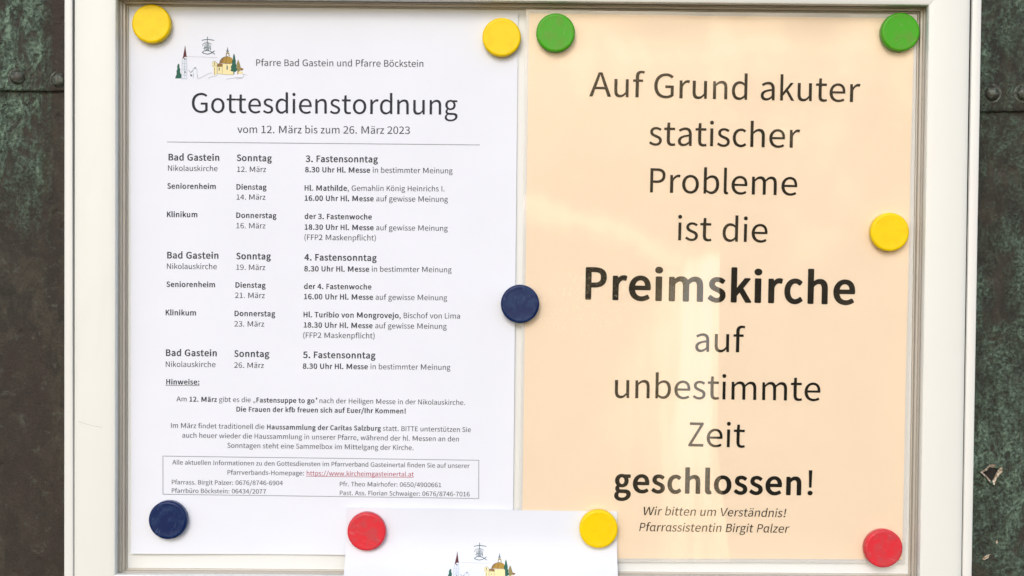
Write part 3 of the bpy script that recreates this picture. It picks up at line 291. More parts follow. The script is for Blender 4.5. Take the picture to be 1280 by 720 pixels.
g474|37 -91 41 -123 52 -152 71 -177 97 -199 120 -212 152 -223 192 -231 233 -233 282 -230 327 -219 368 -203 406 -177 431 -152 450 -123 464 -87 468 -55 465 -23 455 6 444 23 427 40 399 56 368 66 336 71 201 74 188 76 179 80 170 88 167 102 169 116 174 129 179 132 201 126 224 123 269 126 305 137 332 150 359 171 381 198 394 223 405 260 408 295 408 312 403 339 392 367 395 369 444 371 453 375 460 384 460 446 458 453 449 460 435 463 300 463 264 472 228 474 197 471 165 463 129 445 105 425 84 401 65 367 56 333 52 298 54 274 62 240 71 219 81 202 100 178 99 174 84 157 71 137 62 109 61 92 63 68 69 51 75 37 90 16 66 -8 49 -37 41 -59 38 -73|146 -77 148 -62 155 -44 165 -28 170 -23 174 -22 206 -25 291 -26 323 -29 336 -34 344 -41 350 -51 351 -66 349 -80 343 -95 336 -105 323 -117 308 -127 287 -135 269 -139 242 -142 219 -140 201 -137 183 -132 170 -124 160 -116 152 -105 147 -91|167 298 169 319 173 336 179 350 188 362 197 371 210 379 219 382 233 383 255 379 269 370 278 361 286 350 292 336 296 319 298 298 296 278 292 260 284 243 277 233 267 223 255 215 242 211 233 210 219 212 210 215 198 223 188 233 180 243 173 260 169 278
h537|76 651 76 1 78 -8 87 -16 96 -19 173 -19 186 -16 195 -6 196 1 197 317 222 341 245 359 267 369 290 373 308 371 317 369 327 362 335 353 341 342 347 321 350 300 351 273 351 1 352 -6 358 -13 371 -19 452 -19 465 -13 470 -6 471 1 471 280 469 321 462 362 452 393 438 417 416 442 384 461 353 471 317 474 290 473 263 467 226 452 200 435 195 438 196 651 195 658 190 665 177 670 96 670 82 665 77 658
i246|59 445 59 1 60 -6 67 -14 80 -19 166 -19 175 -17 181 -13 187 -6 188 1 187 448 184 455 180 458 170 462 80 463 66 458 60 452|46 586 51 562 58 549 67 539 78 531 93 524 107 520 125 519 139 520 157 525 169 531 179 538 189 548 196 562 200 572 201 586 200 599 196 613 190 623 180 634 170 641 156 647 139 652 125 653 107 652 94 649 80 643 67 634 58 623 52 613 47 599
j255|-47 -196 -44 -204 -35 -212 -9 -221 19 -226 41 -226 73 -223 109 -211 131 -196 147 -178 163 -149 172 -120 177 -88 179 -52 178 449 172 458 158 463 82 463 68 458 63 453 61 446 61 -52 58 -91 52 -113 47 -120 41 -124 23 -126 -8 -118 -17 -119 -26 -124 -32 -131|48 587 52 563 59 549 67 539 77 531 91 524 104 520 118 519 136 520 149 524 163 532 171 539 180 549 185 559 189 573 191 587 189 600 186 611 181 622 172 633 163 640 149 648 136 652 118 653 104 652 91 648 77 642 68 634 59 624 52 611
k479|74 651 74 1 76 -8 85 -16 99 -19 171 -19 180 -16 189 -10 192 1 192 111 243 174 247 173 352 -6 358 -13 364 -17 373 -19 454 -19 463 -17 469 -13 475 -6 476 1 474 8 319 262 319 266 454 437 457 445 456 452 449 458 436 463 351 463 337 458 193 274 192 276 191 658 184 666 171 670 94 670 80 665 75 658
l246|56 651 56 90 57 66 61 42 69 21 78 8 91 -6 113 -20 135 -27 171 -30 207 -25 220 -21 226 -17 231 -10 232 -3 219 59 214 66 207 70 185 71 183 80 182 657 176 665 162 670 77 670 68 668 62 664 57 657
m813|75 445 75 1 76 -6 82 -13 95 -19 176 -19 190 -14 197 -6 198 1 199 317 223 342 248 360 271 370 289 373 302 372 311 369 323 362 330 355 338 342 344 321 347 300 348 273 348 1 350 -6 355 -13 361 -17 370 -19 451 -19 464 -13 470 -6 471 1 472 317 496 341 520 359 541 369 559 373 577 371 586 369 597 362 604 354 611 342 618 321 621 300 622 273 622 1 623 -6 629 -13 640 -18 721 -19 730 -17 738 -13 743 -6 745 1 745 280 742 324 736 359 724 393 708 421 684 445 658 460 622 471 586 474 559 472 536 467 509 456 474 434 446 411 442 409 426 431 406 448 388 459 370 466 338 473 307 474 284 472 262 467 239 458 221 449 190 427 186 431 183 452 176 458 167 462 91 462 79 455
n537|75 445 75 1 78 -10 87 -16 96 -19 172 -19 186 -15 194 -6 196 1 196 317 221 342 244 359 267 369 289 373 307 371 316 368 325 362 332 355 339 342 345 321 348 300 349 273 349 1 351 -6 357 -14 370 -19 447 -19 456 -17 462 -13 468 -6 469 1 469 280 467 324 461 359 451 390 433 421 411 444 384 461 352 471 316 474 285 472 262 467 244 461 218 448 186 426 184 427 180 452 174 458 163 463 91 462 79 455
o538|40 221 45 166 58 118 78 76 106 41 140 11 178 -10 223 -25 268 -30 313 -26 358 -11 398 11 430 39 459 76 479 118 492 166 497 221 493 276 479 327 459 369 430 406 398 434 358 457 313 470 268 474 223 470 178 456 139 434 106 405 78 369 58 327 45 276|164 221 166 255 172 286 182 314 196 336 213 355 229 365 250 373 268 375 290 373 308 366 326 354 341 338 356 314 366 286 372 255 374 221 372 186 365 156 354 128 341 107 326 91 308 79 290 72 268 70 250 72 228 80 213 90 196 107 184 128 173 156 166 186
p537|74 443 74 -195 77 -206 85 -213 99 -215 171 -215 184 -212 192 -203 194 -195 193 -3 234 -21 265 -28 288 -30 328 -25 373 -8 406 13 436 42 461 78 481 123 493 174 497 229 494 281 486 322 471 367 450 404 427 429 419 436 387 456 346 470 301 474 279 473 256 468 238 462 216 452 184 433 182 436 179 449 175 456 166 461 157 463 90 462 81 458 76 453|194 109 194 326 229 355 256 369 270 374 283 375 306 373 324 366 337 357 351 339 361 319 369 291 373 264 375 229 372 188 366 157 357 133 342 107 328 92 314 82 292 73 274 71 256 73 238 78 216 89 197 102 194 106
q537|40 223 43 168 54 116 69 78 90 44 119 13 160 -13 196 -25 241 -30 263 -28 286 -24 308 -16 344 4 343 -195 347 -206 353 -212 362 -215 443 -215 457 -210 462 -203 463 -195 463 443 463 449 458 456 452 460 443 463 376 462 367 459 362 454 358 442 331 457 308 466 272 473 250 474 205 469 164 454 130 432 102 405 75 367 56 324 45 278|162 223 165 260 171 288 181 315 197 339 209 353 227 366 245 373 263 375 286 373 304 367 322 357 340 343 343 339 343 336 343 119 323 99 304 84 281 74 259 71 236 73 218 80 205 90 190 106 179 126 169 154 164 185
r355|78 445 78 -2 85 -13 99 -19 175 -19 184 -17 192 -13 195 -10 198 -2 199 283 209 307 221 328 234 344 256 363 270 369 283 371 297 371 319 365 328 364 337 366 346 372 349 379 363 448 357 458 342 466 319 473 292 474 270 472 243 464 225 455 209 445 189 426 186 431 183 452 177 458 166 463 94 462 82 455
s399|21 52 22 45 28 39 60 14 83 1 123 -17 150 -24 177 -29 199 -30 240 -26 276 -16 303 -3 330 18 348 39 363 66 371 94 373 121 370 152 361 180 346 204 330 221 307 238 282 252 204 285 177 300 164 314 159 324 158 334 159 345 162 355 172 368 186 376 208 380 231 378 249 372 267 362 294 343 303 341 316 343 325 350 359 396 362 403 360 413 343 428 325 441 298 455 276 464 253 470 231 473 208 474 172 471 141 463 109 448 87 431 69 410 55 386 47 358 44 331 48 300 56 276 69 255 91 232 109 219 132 206 213 171 235 157 246 149 254 138 258 128 259 114 256 97 251 87 245 80 231 71 213 66 186 66 163 71 145 79 123 92 91 116 82 119 73 118 64 115 59 111 24 59
t347|19 441 19 382 22 376 30 369 39 367 85 365 85 138 87 104 92 73 100 49 115 21 136 1 165 -17 197 -27 233 -30 269 -27 314 -15 332 -8 337 -3 340 4 324 66 320 73 309 79 300 80 269 71 255 68 237 69 228 73 219 80 213 90 209 104 206 135 206 365 210 366 305 366 314 368 320 372 326 379 327 386 327 444 323 455 314 461 305 463 210 463 206 465 206 572 204 578 197 585 188 588 120 588 107 585 102 582 98 575 89 462 35 458 23 451
u537|68 444 68 162 71 121 77 83 88 52 107 21 128 1 156 -17 188 -26 224 -30 255 -27 278 -22 296 -15 320 -3 350 20 353 15 356 -6 362 -14 372 -18 444 -18 453 -15 458 -11 461 -6 462 1 462 444 459 455 449 461 440 463 363 463 350 458 344 451 342 444 342 135 318 107 294 87 273 76 251 72 233 73 223 76 213 83 206 90 199 104 193 125 190 145 189 173 189 444 188 451 182 458 170 463 89 463 75 458 70 451
v473|6 445 171 -6 177 -13 183 -17 197 -19 287 -18 300 -13 305 -6 467 445 466 452 459 458 445 463 364 463 355 460 349 455 345 448 238 131 132 448 128 455 121 460 112 463 26 463 13 458 8 452
w745|19 445 154 -6 159 -13 165 -17 179 -19 274 -18 283 -15 289 -10 373 277 452 -2 455 -10 463 -16 476 -19 575 -19 584 -17 590 -13 597 -2 726 445 725 452 719 458 706 463 625 463 616 461 606 455 602 448 526 163 521 156 437 448 433 455 427 460 413 463 332 463 323 460 314 453 229 159 224 169 148 448 144 455 134 461 125 463 40 463 26 458 21 452
x459|8 1 9 -6 15 -13 28 -19 114 -19 127 -15 135 -6 222 142 226 142 256 94 321 -7 330 -16 343 -19 433 -18 442 -14 447 -11 450 -6 451 1 449 8 302 225 437 438 439 448 435 455 424 462 415 463 334 463 320 458 313 452 235 315 231 319 210 355 149 452 143 458 136 461 127 463 42 463 33 461 24 455 20 448 22 438 156 231 10 8
y474|6 445 7 439 188 -2 178 -34 165 -66 154 -84 134 -105 121 -113 112 -116 98 -118 71 -111 58 -111 49 -115 42 -124 26 -189 28 -200 36 -207 53 -213 76 -218 103 -220 143 -215 175 -205 202 -189 231 -164 251 -138 268 -110 283 -77 296 -45 468 445 466 452 459 459 445 463 368 463 355 459 348 452 265 205 247 142 242 151 130 453 123 459 112 463 26 463 13 458 8 452
z397|23 39 25 -6 30 -13 44 -19 359 -19 372 -13 377 -6 379 1 378 63 375 70 365 77 354 79 174 79 172 80 371 400 372 448 368 455 364 458 350 463 71 463 57 460 51 455 47 445 47 383 49 376 57 369 71 366 223 366 27 49
0507|40 303 43 228 53 162 70 107 94 59 124 21 162 -6 204 -24 254 -30 303 -24 346 -6 383 21 414 59 438 107 454 162 465 228 468 303 465 376 454 441 438 496 413 544 384 579 348 606 303 624 254 629 204 624 159 606 123 579 94 544 70 496 53 441 43 376|160 303 162 362 169 413 179 455 191 486 206 510 221 523 236 531 254 534 272 531 287 523 301 510 317 486 329 455 339 413 345 362 347 303 345 241 339 190 329 149 317 118 302 94 287 80 272 71 254 68 236 72 222 78 206 94 191 118 179 149 169 190 163 241
1507|74 60 75 -2 81 -13 95 -19 432 -19 447 -13 452 -6 453 1 453 63 451 70 446 75 432 80 333 80 332 84 332 599 331 606 325 613 320 616 311 619 243 618 212 603 185 592 113 573 104 565 102 558 102 510 104 503 108 498 122 493 207 493 210 489 210 84 207 80 90 79 81 75 77 70
2507|31 524 35 513 82 469 92 464 101 463 114 468 141 495 155 506 171 517 186 524 209 531 227 533 245 531 263 526 281 517 292 507 301 493 310 472 314 455 315 434 312 397 299 355 279 314 249 269 211 221 164 170 106 115 37 53 34 46 34 1 38 -10 47 -17 56 -19 443 -19 452 -18 460 -13 466 -6 467 1 467 66 461 77 452 82 276 83 236 82 231 82 229 84 293 149 334 197 367 242 398 292 420 342 433 390 438 434 434 476 422 517 408 544 386 572 353 599 317 616 276 626 236 629 204 628 173 622 146 614 122 603 101 591 75 572 55 555 35 534
3507|21 73 24 63 41 45 62 28 86 12 109 -1 136 -12 167 -22 203 -28 239 -30 284 -27 325 -17 365 1 397 22 424 49 446 86 458 121 461 159 459 193 451 221 437 248 419 272 400 290 374 307 354 317 370 326 388 340 406 359 421 382 432 406 439 434 441 461 437 499 424 534 407 561 383 585 352 605 320 617 280 627 239 629 208 628 181 623 154 615 131 607 91 584 48 551 44 544 44 537 47 530 89 482 95 477 104 475 113 475 122 478 151 503 180 520 203 528 221 532 253 531 270 527 284 520 293 513 302 503 310 489 314 475 316 455 314 434 308 417 298 400 284 386 271 378 244 368 208 361 163 358 154 354 147 348 146 341 146 283 151 272 163 266 217 263 253 258 280 249 302 237 316 224 329 204 334 186 336 166 334 138 328 121 320 107 308 94 293 83 275 76 262 72 235 70 212 71 194 75 176 80 143 97 127 109 97 135 86 138 77 138 70 135 64 130 23 80
4507|12 214 13 163 19 153 28 149 280 147 282 146 282 -2 285 -9 289 -13 303 -19 379 -19 388 -17 397 -11 401 -6 402 1 402 146 406 148 469 149 481 156 484 166 484 228 478 237 465 243 406 243 402 245 402 603 395 613 388 617 379 619 289 618 280 616 273 610 16 225|156 245 280 426 282 421 282 245 276 243 159 243
5507|19 70 22 59 62 26 84 11 107 -1 138 -14 170 -23 201 -28 242 -30 287 -25 325 -14 363 6 397 32 424 63 445 101 458 142 464 197 460 245 447 290 429 324 405 351 377 373 336 392 296 402 242 404 215 401 192 396 190 400 201 517 206 519 408 519 422 521 430 527 434 537 434 602 431 610 422 616 413 619 111 619 102 617 93 612 89 602 69 324 70 314 77 307 116 283 129 277 144 279 173 296 192 305 219 311 237 312 260 310 278 304 291 297 309 283 322 266 331 245 337 221 339 197 337 166 329 138 318 116 306 101 291 88 269 76 251 71 228 70 206 72 174 79 156 87 138 97 124 107 96 131 89 135 80 136 71 134 61 128 21 77
6507|45 286 50 214 61 156 82 97 106 56 141 18 178 -7 223 -24 273 -30 313 -26 354 -12 390 9 417 33 439 62 457 97 469 138 473 183 470 231 460 272 446 303 421 338 391 362 358 378 327 386 277 391 255 389 217 379 193 369 168 355 169 365 178 413 192 455 210 486 228 506 248 520 277 530 300 532 318 530 331 526 349 517 360 510 383 489 390 487 399 486 408 489 414 492 459 541 462 547 460 558 444 574 426 589 390 610 349 623 322 628 291 629 246 625 201 610 156 584 118 547 87 499 65 441 50 369|167 235 167 238 176 248 192 265 221 286 236 293 255 298 268 299 290 296 304 292 318 284 329 272 340 255 348 235 352 214 354 183 351 156 346 131 337 111 326 94 313 81 301 73 291 69 273 67 255 69 237 75 219 88 203 107 191 128 178 162 170 200
7507|39 599 39 534 46 524 55 520 316 519 320 517 297 482 263 424 234 362 210 297 192 231 178 156 169 84 164 1 165 -6 170 -13 176 -17 185 -19 271 -18 283 -13 289 -6 295 84 302 159 313 228 329 295 352 359 380 417 419 482 467 548 470 558 469 606 463 613 451 618 59 619 45 613 40 606
8507|36 149 40 114 52 80 71 49 97 23 130 1 169 -16 210 -26 255 -30 300 -27 345 -15 381 1 411 21 438 49 455 76 467 111 471 145 468 176 462 200 449 231 436 252 418 272 399 290 376 307 405 338 420 358 431 379 441 403 447 427 449 451 445 489 437 520 420 551 403 572 372 598 336 615 300 624 259 628 214 624 183 616 147 599 115 575 97 554 80 527 69 492 65 458 67 434 73 410 81 389 93 368 108 348 136 321 136 317 113 300 93 282 75 261 60 238 47 211 39 183|151 156 153 176 157 193 164 211 172 224 184 241 196 254 214 269 219 269 259 252 286 238 309 224 325 211 338 193 347 173 351 145 349 128 343 111 335 97 326 87 311 76 295 69 277 65 255 63 237 65 214 70 196 79 183 88 169 102 159 118 153 135|182 458 184 475 189 492 196 506 205 517 214 524 228 531 241 535 259 536 273 534 291 529 301 523 313 513 323 499 330 486 335 468 337 448 333 420 323 393 306 365 291 349 259 363 237 375 219 387 205 400 191 420 184 437
9507|34 417 38 369 47 331 62 296 85 266 113 241 149 223 185 213 226 210 248 211 275 217 312 231 338 247 340 245 329 186 315 145 297 114 279 94 258 80 239 73 217 70 190 73 172 79 158 86 142 97 127 111 118 115 109 115 100 113 92 107 49 59 46 49 49 42 82 13 122 -10 140 -18 167 -25 190 -28 221 -30 266 -25 308 -10 316 -6 356 20 391 56 422 107 444 166 459 241 463 327 459 396 447 455 426 510 400 551 366 585 327 609 284 624 235 629 194 625 154 613 118 592 91 568 69 541 50 503 38 461|153 417 155 444 161 468 169 489 181 507 194 521 208 529 217 532 235 535 257 532 275 525 291 513 306 496 320 472 331 441 339 406 343 369 333 355 316 337 300 324 277 310 262 305 248 302 239 302 217 304 203 309 190 317 176 331 168 345 159 369 155 389
.267|47 45 48 32 52 18 61 4 72 -8 85 -17 99 -24 117 -29 135 -30 153 -28 167 -24 182 -17 197 -6 206 4 215 18 219 32 220 45 218 63 214 76 207 88 194 101 184 108 166 116 153 119 135 121 117 120 99 115 85 109 72 100 60 87 53 76 49 63
,258|43 -115 44 -122 60 -169 68 -178 77 -181 91 -181 123 -162 145 -144 165 -122 180 -101 193 -75 204 -43 209 -14 211 17 207 55 202 72 193 90 184 100 172 110 154 118 131 121 118 120 104 116 87 107 73 93 65 79 60 62 60 38 65 21 77 3 91 -9 111 -18 113 -21 105 -47 91 -71 77 -85 49 -104
:276|49 45 50 32 55 18 63 4 74 -7 87 -17 101 -23 119 -28 137 -30 155 -29 173 -24 188 -17 200 -9 212 4 221 18 225 32 227 45 225 63 220 76 211 90 200 101 186 110 173 115 155 120 137 121 119 120 101 115 87 109 74 99 62 87 56 76 51 63|49 376 51 362 55 348 64 334 74 323 87 314 101 308 119 303 137 302 155 303 173 307 187 314 202 324 212 334 221 348 225 362 227 376 225 393 220 406 211 420 201 431 186 440 173 446 155 451 137 452 119 451 101 446 87 440 74 430 64 420 56 406 51 393
;268|45 -115 46 -122 63 -169 70 -177 79 -181 93 -181 127 -162 150 -144 169 -124 186 -101 200 -75 210 -47 216 -18 219 17 214 55 209 72 200 90 191 100 178 110 160 118 138 121 111 117 90 107 75 92 66 76 63 65 62 52 64 35 72 14 83 0 97 -10 116 -18 118 -21 110 -47 94 -72 74 -90 51 -104|60 378 62 361 65 347 70 337 79 325 88 316 102 308 115 304 133 302 151 304 165 308 178 316 187 325 196 337 201 347 205 361 206 378 205 392 201 406 196 417 186 430 178 437 165 446 151 450 133 452 115 450 102 445 88 437 80 430 70 416 65 406 62 392
!326|72 45 74 32 78 18 87 4 97 -7 111 -16 128 -24 142 -28 160 -30 178 -29 196 -25 214 -16 228 -7 238 4 246 18 251 32 252 45 250 63 245 76 237 90 226 101 214 108 196 116 178 120 160 121 142 119 129 116 111 108 97 99 88 90 79 76 74 63|92 613 108 180 110 173 115 168 124 164 133 163 201 164 212 169 218 180 232 613 231 620 225 627 214 631 205 632 111 631 102 628 97 625 94 620
(303|77 257 79 195 84 136 93 81 105 30 121 -23 140 -77 161 -127 186 -178 192 -183 201 -186 210 -187 219 -184 259 -163 264 -160 269 -153 270 -142 248 -95 229 -45 214 2 201 54 191 102 184 153 180 205 179 257 180 305 184 356 191 408 201 456 213 504 229 552 247 597 271 648 267 659 259 665 219 686 210 688 201 688 192 684 186 679 161 631 140 583 121 532 105 480 93 428 84 370 79 315
)303|32 648 56 597 74 552 90 504 102 456 112 408 120 356 124 305 125 257 124 205 120 153 112 102 103 54 89 2 74 -45 54 -95 33 -142 33 -153 38 -160 43 -163 84 -184 93 -187 102 -187 111 -183 117 -178 142 -127 163 -77 183 -23 198 30 210 81 219 136 225 195 227 257 225 315 219 370 210 428 198 480 182 532 163 583 142 631 117 679 111 685 102 688 93 688 86 686 43 665 36 659
/386|5 -152 6 -160 12 -167 25 -172 93 -172 105 -167 110 -160 162 2 376 645 377 652 372 662 363 667 354 669 291 668 277 663 272 655 54 2
-306|35 257 35 199 41 188 51 184 253 183 267 189 271 195 272 202 272 260 267 270 258 275 249 276 55 276 41 271 36 264
\"401|70 631 72 548 85 394 92 383 100 379 109 378 154 378 166 383 172 390 185 548 187 631 186 638 180 645 172 649 163 650 86 649 77 645 74 641|212 631 214 548 228 394 230 388 235 383 244 379 253 378 298 379 308 383 313 390 328 548 330 631 329 638 323 645 316 648 302 650 230 649 221 646 217 642 214 638
ä494|46 114 49 83 56 59 69 32 87 11 107 -5 138 -20 165 -28 192 -30 219 -28 242 -24 264 -16 285 -6 318 13 321 11 323 -3 327 -10 336 -17 345 -19 413 -18 422 -14 426 -10 430 1 430 272 428 314 421 351 407 389 391 417 371 437 336 459 305 469 255 474 224 472 179 463 152 454 125 442 89 423 67 406 64 400 65 393 93 341 102 332 111 329 125 330 170 356 201 369 233 376 260 375 278 368 286 362 295 351 302 338 306 324 310 300 308 296 264 290 206 277 156 260 116 239 88 217 63 186 50 152|163 121 165 138 171 152 182 166 197 177 219 188 251 199 305 209 309 209 310 207 310 114 273 86 251 75 228 69 206 69 192 71 179 79 172 87 165 104|107 582 111 561 116 551 125 540 134 532 147 525 161 522 174 521 188 522 201 526 215 532 224 540 233 551 238 561 242 582 241 596 238 606 233 616 225 627 215 635 201 642 188 645 174 647 161 645 147 642 134 635 124 627 116 616 111 606 108 596|277 582 281 561 286 551 296 539 305 532 318 525 332 522 345 521 359 522 372 526 386 533 395 540 404 551 409 561 413 582 412 596 409 606 404 616 396 627 386 634 372 642 359 645 345 647 332 645 318 642 305 635 295 627 286 616 281 606 278 596
ö538|40 221 45 166 58 118 78 76 106 41 140 11 178 -10 223 -25 268 -30 313 -26 358 -11 398 11 430 39 459 76 479 118 492 166 497 221 493 276 479 327 459 369 430 406 398 434 358 457 313 470 268 474 223 470 178 456 139 434 106 405 78 369 58 327 45 276|164 221 166 255 172 286 182 314 196 336 213 355 229 365 250 373 268 375 290 373 308 366 326 354 341 338 356 314 366 286 372 255 374 221 372 186 365 156 354 128 341 107 326 91 308 79 290 72 268 70 250 72 228 80 213 90 196 107 184 128 173 156 166 186|113 582 117 561 122 551 133 538 142 531 155 525 169 522 182 521 196 522 209 526 223 533 232 540 240 551 246 561 250 582 249 596 246 606 240 616 232 627 223 634 209 641 196 645 182 647 164 645 151 640 138 633 130 627 122 616 117 606 114 596|288 582 289 572 294 558 299 548 308 538 317 531 331 525 344 522 358 521 371 522 385 526 398 533 407 541 415 551 421 561 425 582 423 596 421 606 415 616 407 627 398 634 385 641 371 645 358 647 340 645 326 641 313 633 305 627 297 616 292 606 289 596
ü537|68 444 68 162 71 121 77 83 88 52 107 21 128 1 156 -17 188 -26 224 -30 255 -27 278 -22 296 -15 320 -3 350 20 353 15 356 -6 362 -14 372 -18 444 -18 453 -15 458 -11 461 -6 462 1 462 444 459 455 449 461 440 463 363 463 350 458 344 451 342 444 342 135 318 107 294 87 273 76 251 72 233 73 223 76 213 83 206 90 199 104 193 125 190 145 189 173 189 444 188 451 182 458 170 463 89 463 75 458 70 451|114 582 118 561 123 551 131 541 139 534 152 526 165 522 179 521 197 522 210 526 228 538 238 547 244 558 248 572 249 582 248 596 245 606 240 616 232 627 224 633 210 641 197 645 179 646 165 645 152 641 139 633 131 627 123 616 118 606 115 596|286 582 290 561 296 551 305 539 314 532 327 525 341 522 354 521 368 522 381 526 395 533 404 540 413 551 418 561 422 582 421 596 418 606 413 616 405 627 395 634 381 641 368 645 354 647 341 645 327 642 314 635 304 627 296 616 290 606 287 596
ß527|70 472 70 1 71 -6 77 -13 90 -19 162 -19 171 -17 177 -14 181 -10 184 -3 184 455 186 489 191 520 198 541 206 554 221 571 230 577 239 580 257 583 266 582 275 579 284 574 294 561 299 551 302 537 303 520 300 496 293 475 255 417 244 396 232 365 229 334 237 290 259 252 286 228 351 188 375 169 389 149 395 118 391 97 383 82 373 73 356 66 338 66 322 70 297 82 270 102 261 105 248 103 243 101 236 94 208 39 209 28 214 21 228 11 257 -7 279 -17 311 -26 351 -30 383 -27 414 -18 446 1 466 18 483 39 498 70 504 94 507 125 499 176 477 219 447 248 362 303 347 321 341 345 344 362 351 379 391 437 403 461 414 492 417 527 415 558 407 585 397 606 378 632 356 651 323 668 293 676 257 679 211 675 176 663 144 645 116 620 95 587 81 554 73 517
„400|53 -102 55 -109 74 -145 78 -151 86 -156 96 -158 105 -156 132 -137 151 -120 168 -99 184 -73 194 -51 202 -26 206 2 208 30 206 61 198 85 191 99 182 110 173 117 154 126 132 129 119 128 105 125 89 116 79 106 69 88 65 64 67 47 75 27 84 16 96 7 114 -1 108 -30 101 -44 85 -66 58 -91|199 -102 200 -109 219 -145 225 -152 231 -156 240 -158 252 -156 277 -138 296 -120 312 -101 330 -73 339 -51 347 -26 352 2 353 30 350 64 344 85 336 99 330 107 317 118 299 127 276 129 254 125 235 116 222 102 215 88 211 75 211 47 220 27 229 16 240 8 258 0 260 -1 260 -5 254 -30 247 -44 231 -66 203 -91
“400|226 540 227 523 232 495 242 469 251 457 260 451 278 445 287 446 301 449 310 455 319 465 323 463 337 451 346 447 359 445 377 449 389 457 401 475 407 495 409 516 407 540 400 560 391 574 376 585 379 602 386 624 394 640 407 657 409 664 398 701 391 708 382 712 368 711 359 706 346 691 332 670 328 677 321 701 314 708 310 710 296 712 287 709 272 695 260 677 251 660 236 619 228 571|299 588 310 625 314 634 316 629 313 622 306 581 299 585
 226
"""

def load_font(txt):
    D = {}
    for l in txt.split('\n'):
        if not l: continue
        a = l.split('|')
        loops = []
        for q in a[1:]:
            v = [int(k) for k in q.split()]
            loops.append([(v[i], v[i + 1]) for i in range(0, len(v), 2)])
        D[a[0][0]] = (int(a[0][1:]), loops)
    return D
FONT_R, FONT_B = load_font(REG), load_font(BOLD)
_tess = {}
def glyph(c, bold):
    k = (c, bold)
    if k not in _tess:
        D = FONT_B if bold else FONT_R
        adv, loops = D[c]
        vs_ = [p for l in loops for p in l]
        def area(l): return sum(l[i - 1][0] * l[i][1] - l[i][0] * l[i - 1][1] for i in range(len(l))) / 2
        def inside(p, l):
            r = False
            for i in range(len(l)):
                (xa, ya), (xb, yb) = l[i - 1], l[i]
                if (ya > p[1]) != (yb > p[1]) and p[0] < (xb - xa) * (p[1] - ya) / (yb - ya) + xa: r = not r
            return r
        offs = []; n_ = 0
        for l in loops: offs.append(n_); n_ += len(l)
        depth = [sum(inside(l[0], o) for o in loops if o is not l) for l in loops]
        tri = []
        for i, l in enumerate(loops):
            if depth[i] % 2: continue
            kids = [j for j, o in enumerate(loops) if depth[j] == depth[i] + 1 and inside(o[0], l)]
            idx = [i] + kids; mp_ = [offs[j] + q for j in idx for q in range(len(loops[j]))]
            for f in tessellate_polygon([[Vector((x, y, 0)) for x, y in loops[j]] for j in idx]):
                tri.append(tuple(mp_[q] for q in f))
        out = []
        for a, b, d in tri:
            A, B, C = vs_[a], vs_[b], vs_[d]
            cr = (B[0] - A[0]) * (C[1] - A[1]) - (B[1] - A[1]) * (C[0] - A[0])
            if abs(cr) < 1: continue
            out.append((a, b, d) if cr > 0 else (a, d, b))
        _tess[k] = (adv, vs_, out)
    return _tess[k]
def text_line(runs, x0, z0, x1, z1, surf, mats, parent, lift=.16, sc_override=None):
    V = []; F = []; MI = []; pen = 0; bars = []
    for txt, st in runs:
        bold = 'b' in st; ital = 'i' in st; start = pen
        prev = ''
        for c in txt:
            if ital and c == 'a': c = 'ɑ'
            adv, vs_, tri = glyph(c, bold)
            b0 = len(V)
            if c == '“': pen -= 90
            for x, y in vs_:
                V.append((pen + x + (y * .17 if ital else 0), y))
            mi = 1 if 'u' in st and 'b' not in st else 0
            for f in tri: F.append(tuple(b0 + i for i in f)); MI.append(mi)
            if prev == 't' and c in 't':                          # joined crossbars
                xa, xb, ya, yb = pen - 60, pen + 70, 408, 458
                b0 = len(V); V += [(xa, ya), (xb, ya), (xb, yb), (xa, yb)]; F.append((b0, b0 + 1, b0 + 2, b0 + 3)); MI.append(mi)
            prev = c
            pen += adv
        if 'u' in st: bars.append((start, pen, 1 if 'b' not in st else 0))
    xs = [v[0] for v in V]; a, b = min(xs), max(xs)
    for s_, e_, mi in bars:
        e_ = min(e_, b)
        b0 = len(V); V += [(s_, -150), (e_, -150), (e_, -95), (s_, -95)]; F.append((b0, b0 + 1, b0 + 2, b0 + 3)); MI.append(mi)
    d = Vector((x1 - x0, z1 - z0)); L = d.length; ux = d / L; uz = Vector((-ux.y, ux.x)); k = L / (b - a)
    P = []
    for x, y in V:
        q = Vector((x0, z0)) + ux * (x - a) * k + uz * y * k
        X, Y, Z = surf(q.x, q.y); P.append((X, Y - lift, Z))
    return mesh_obj('text_line', P, F, mats, parent, midx=MI)

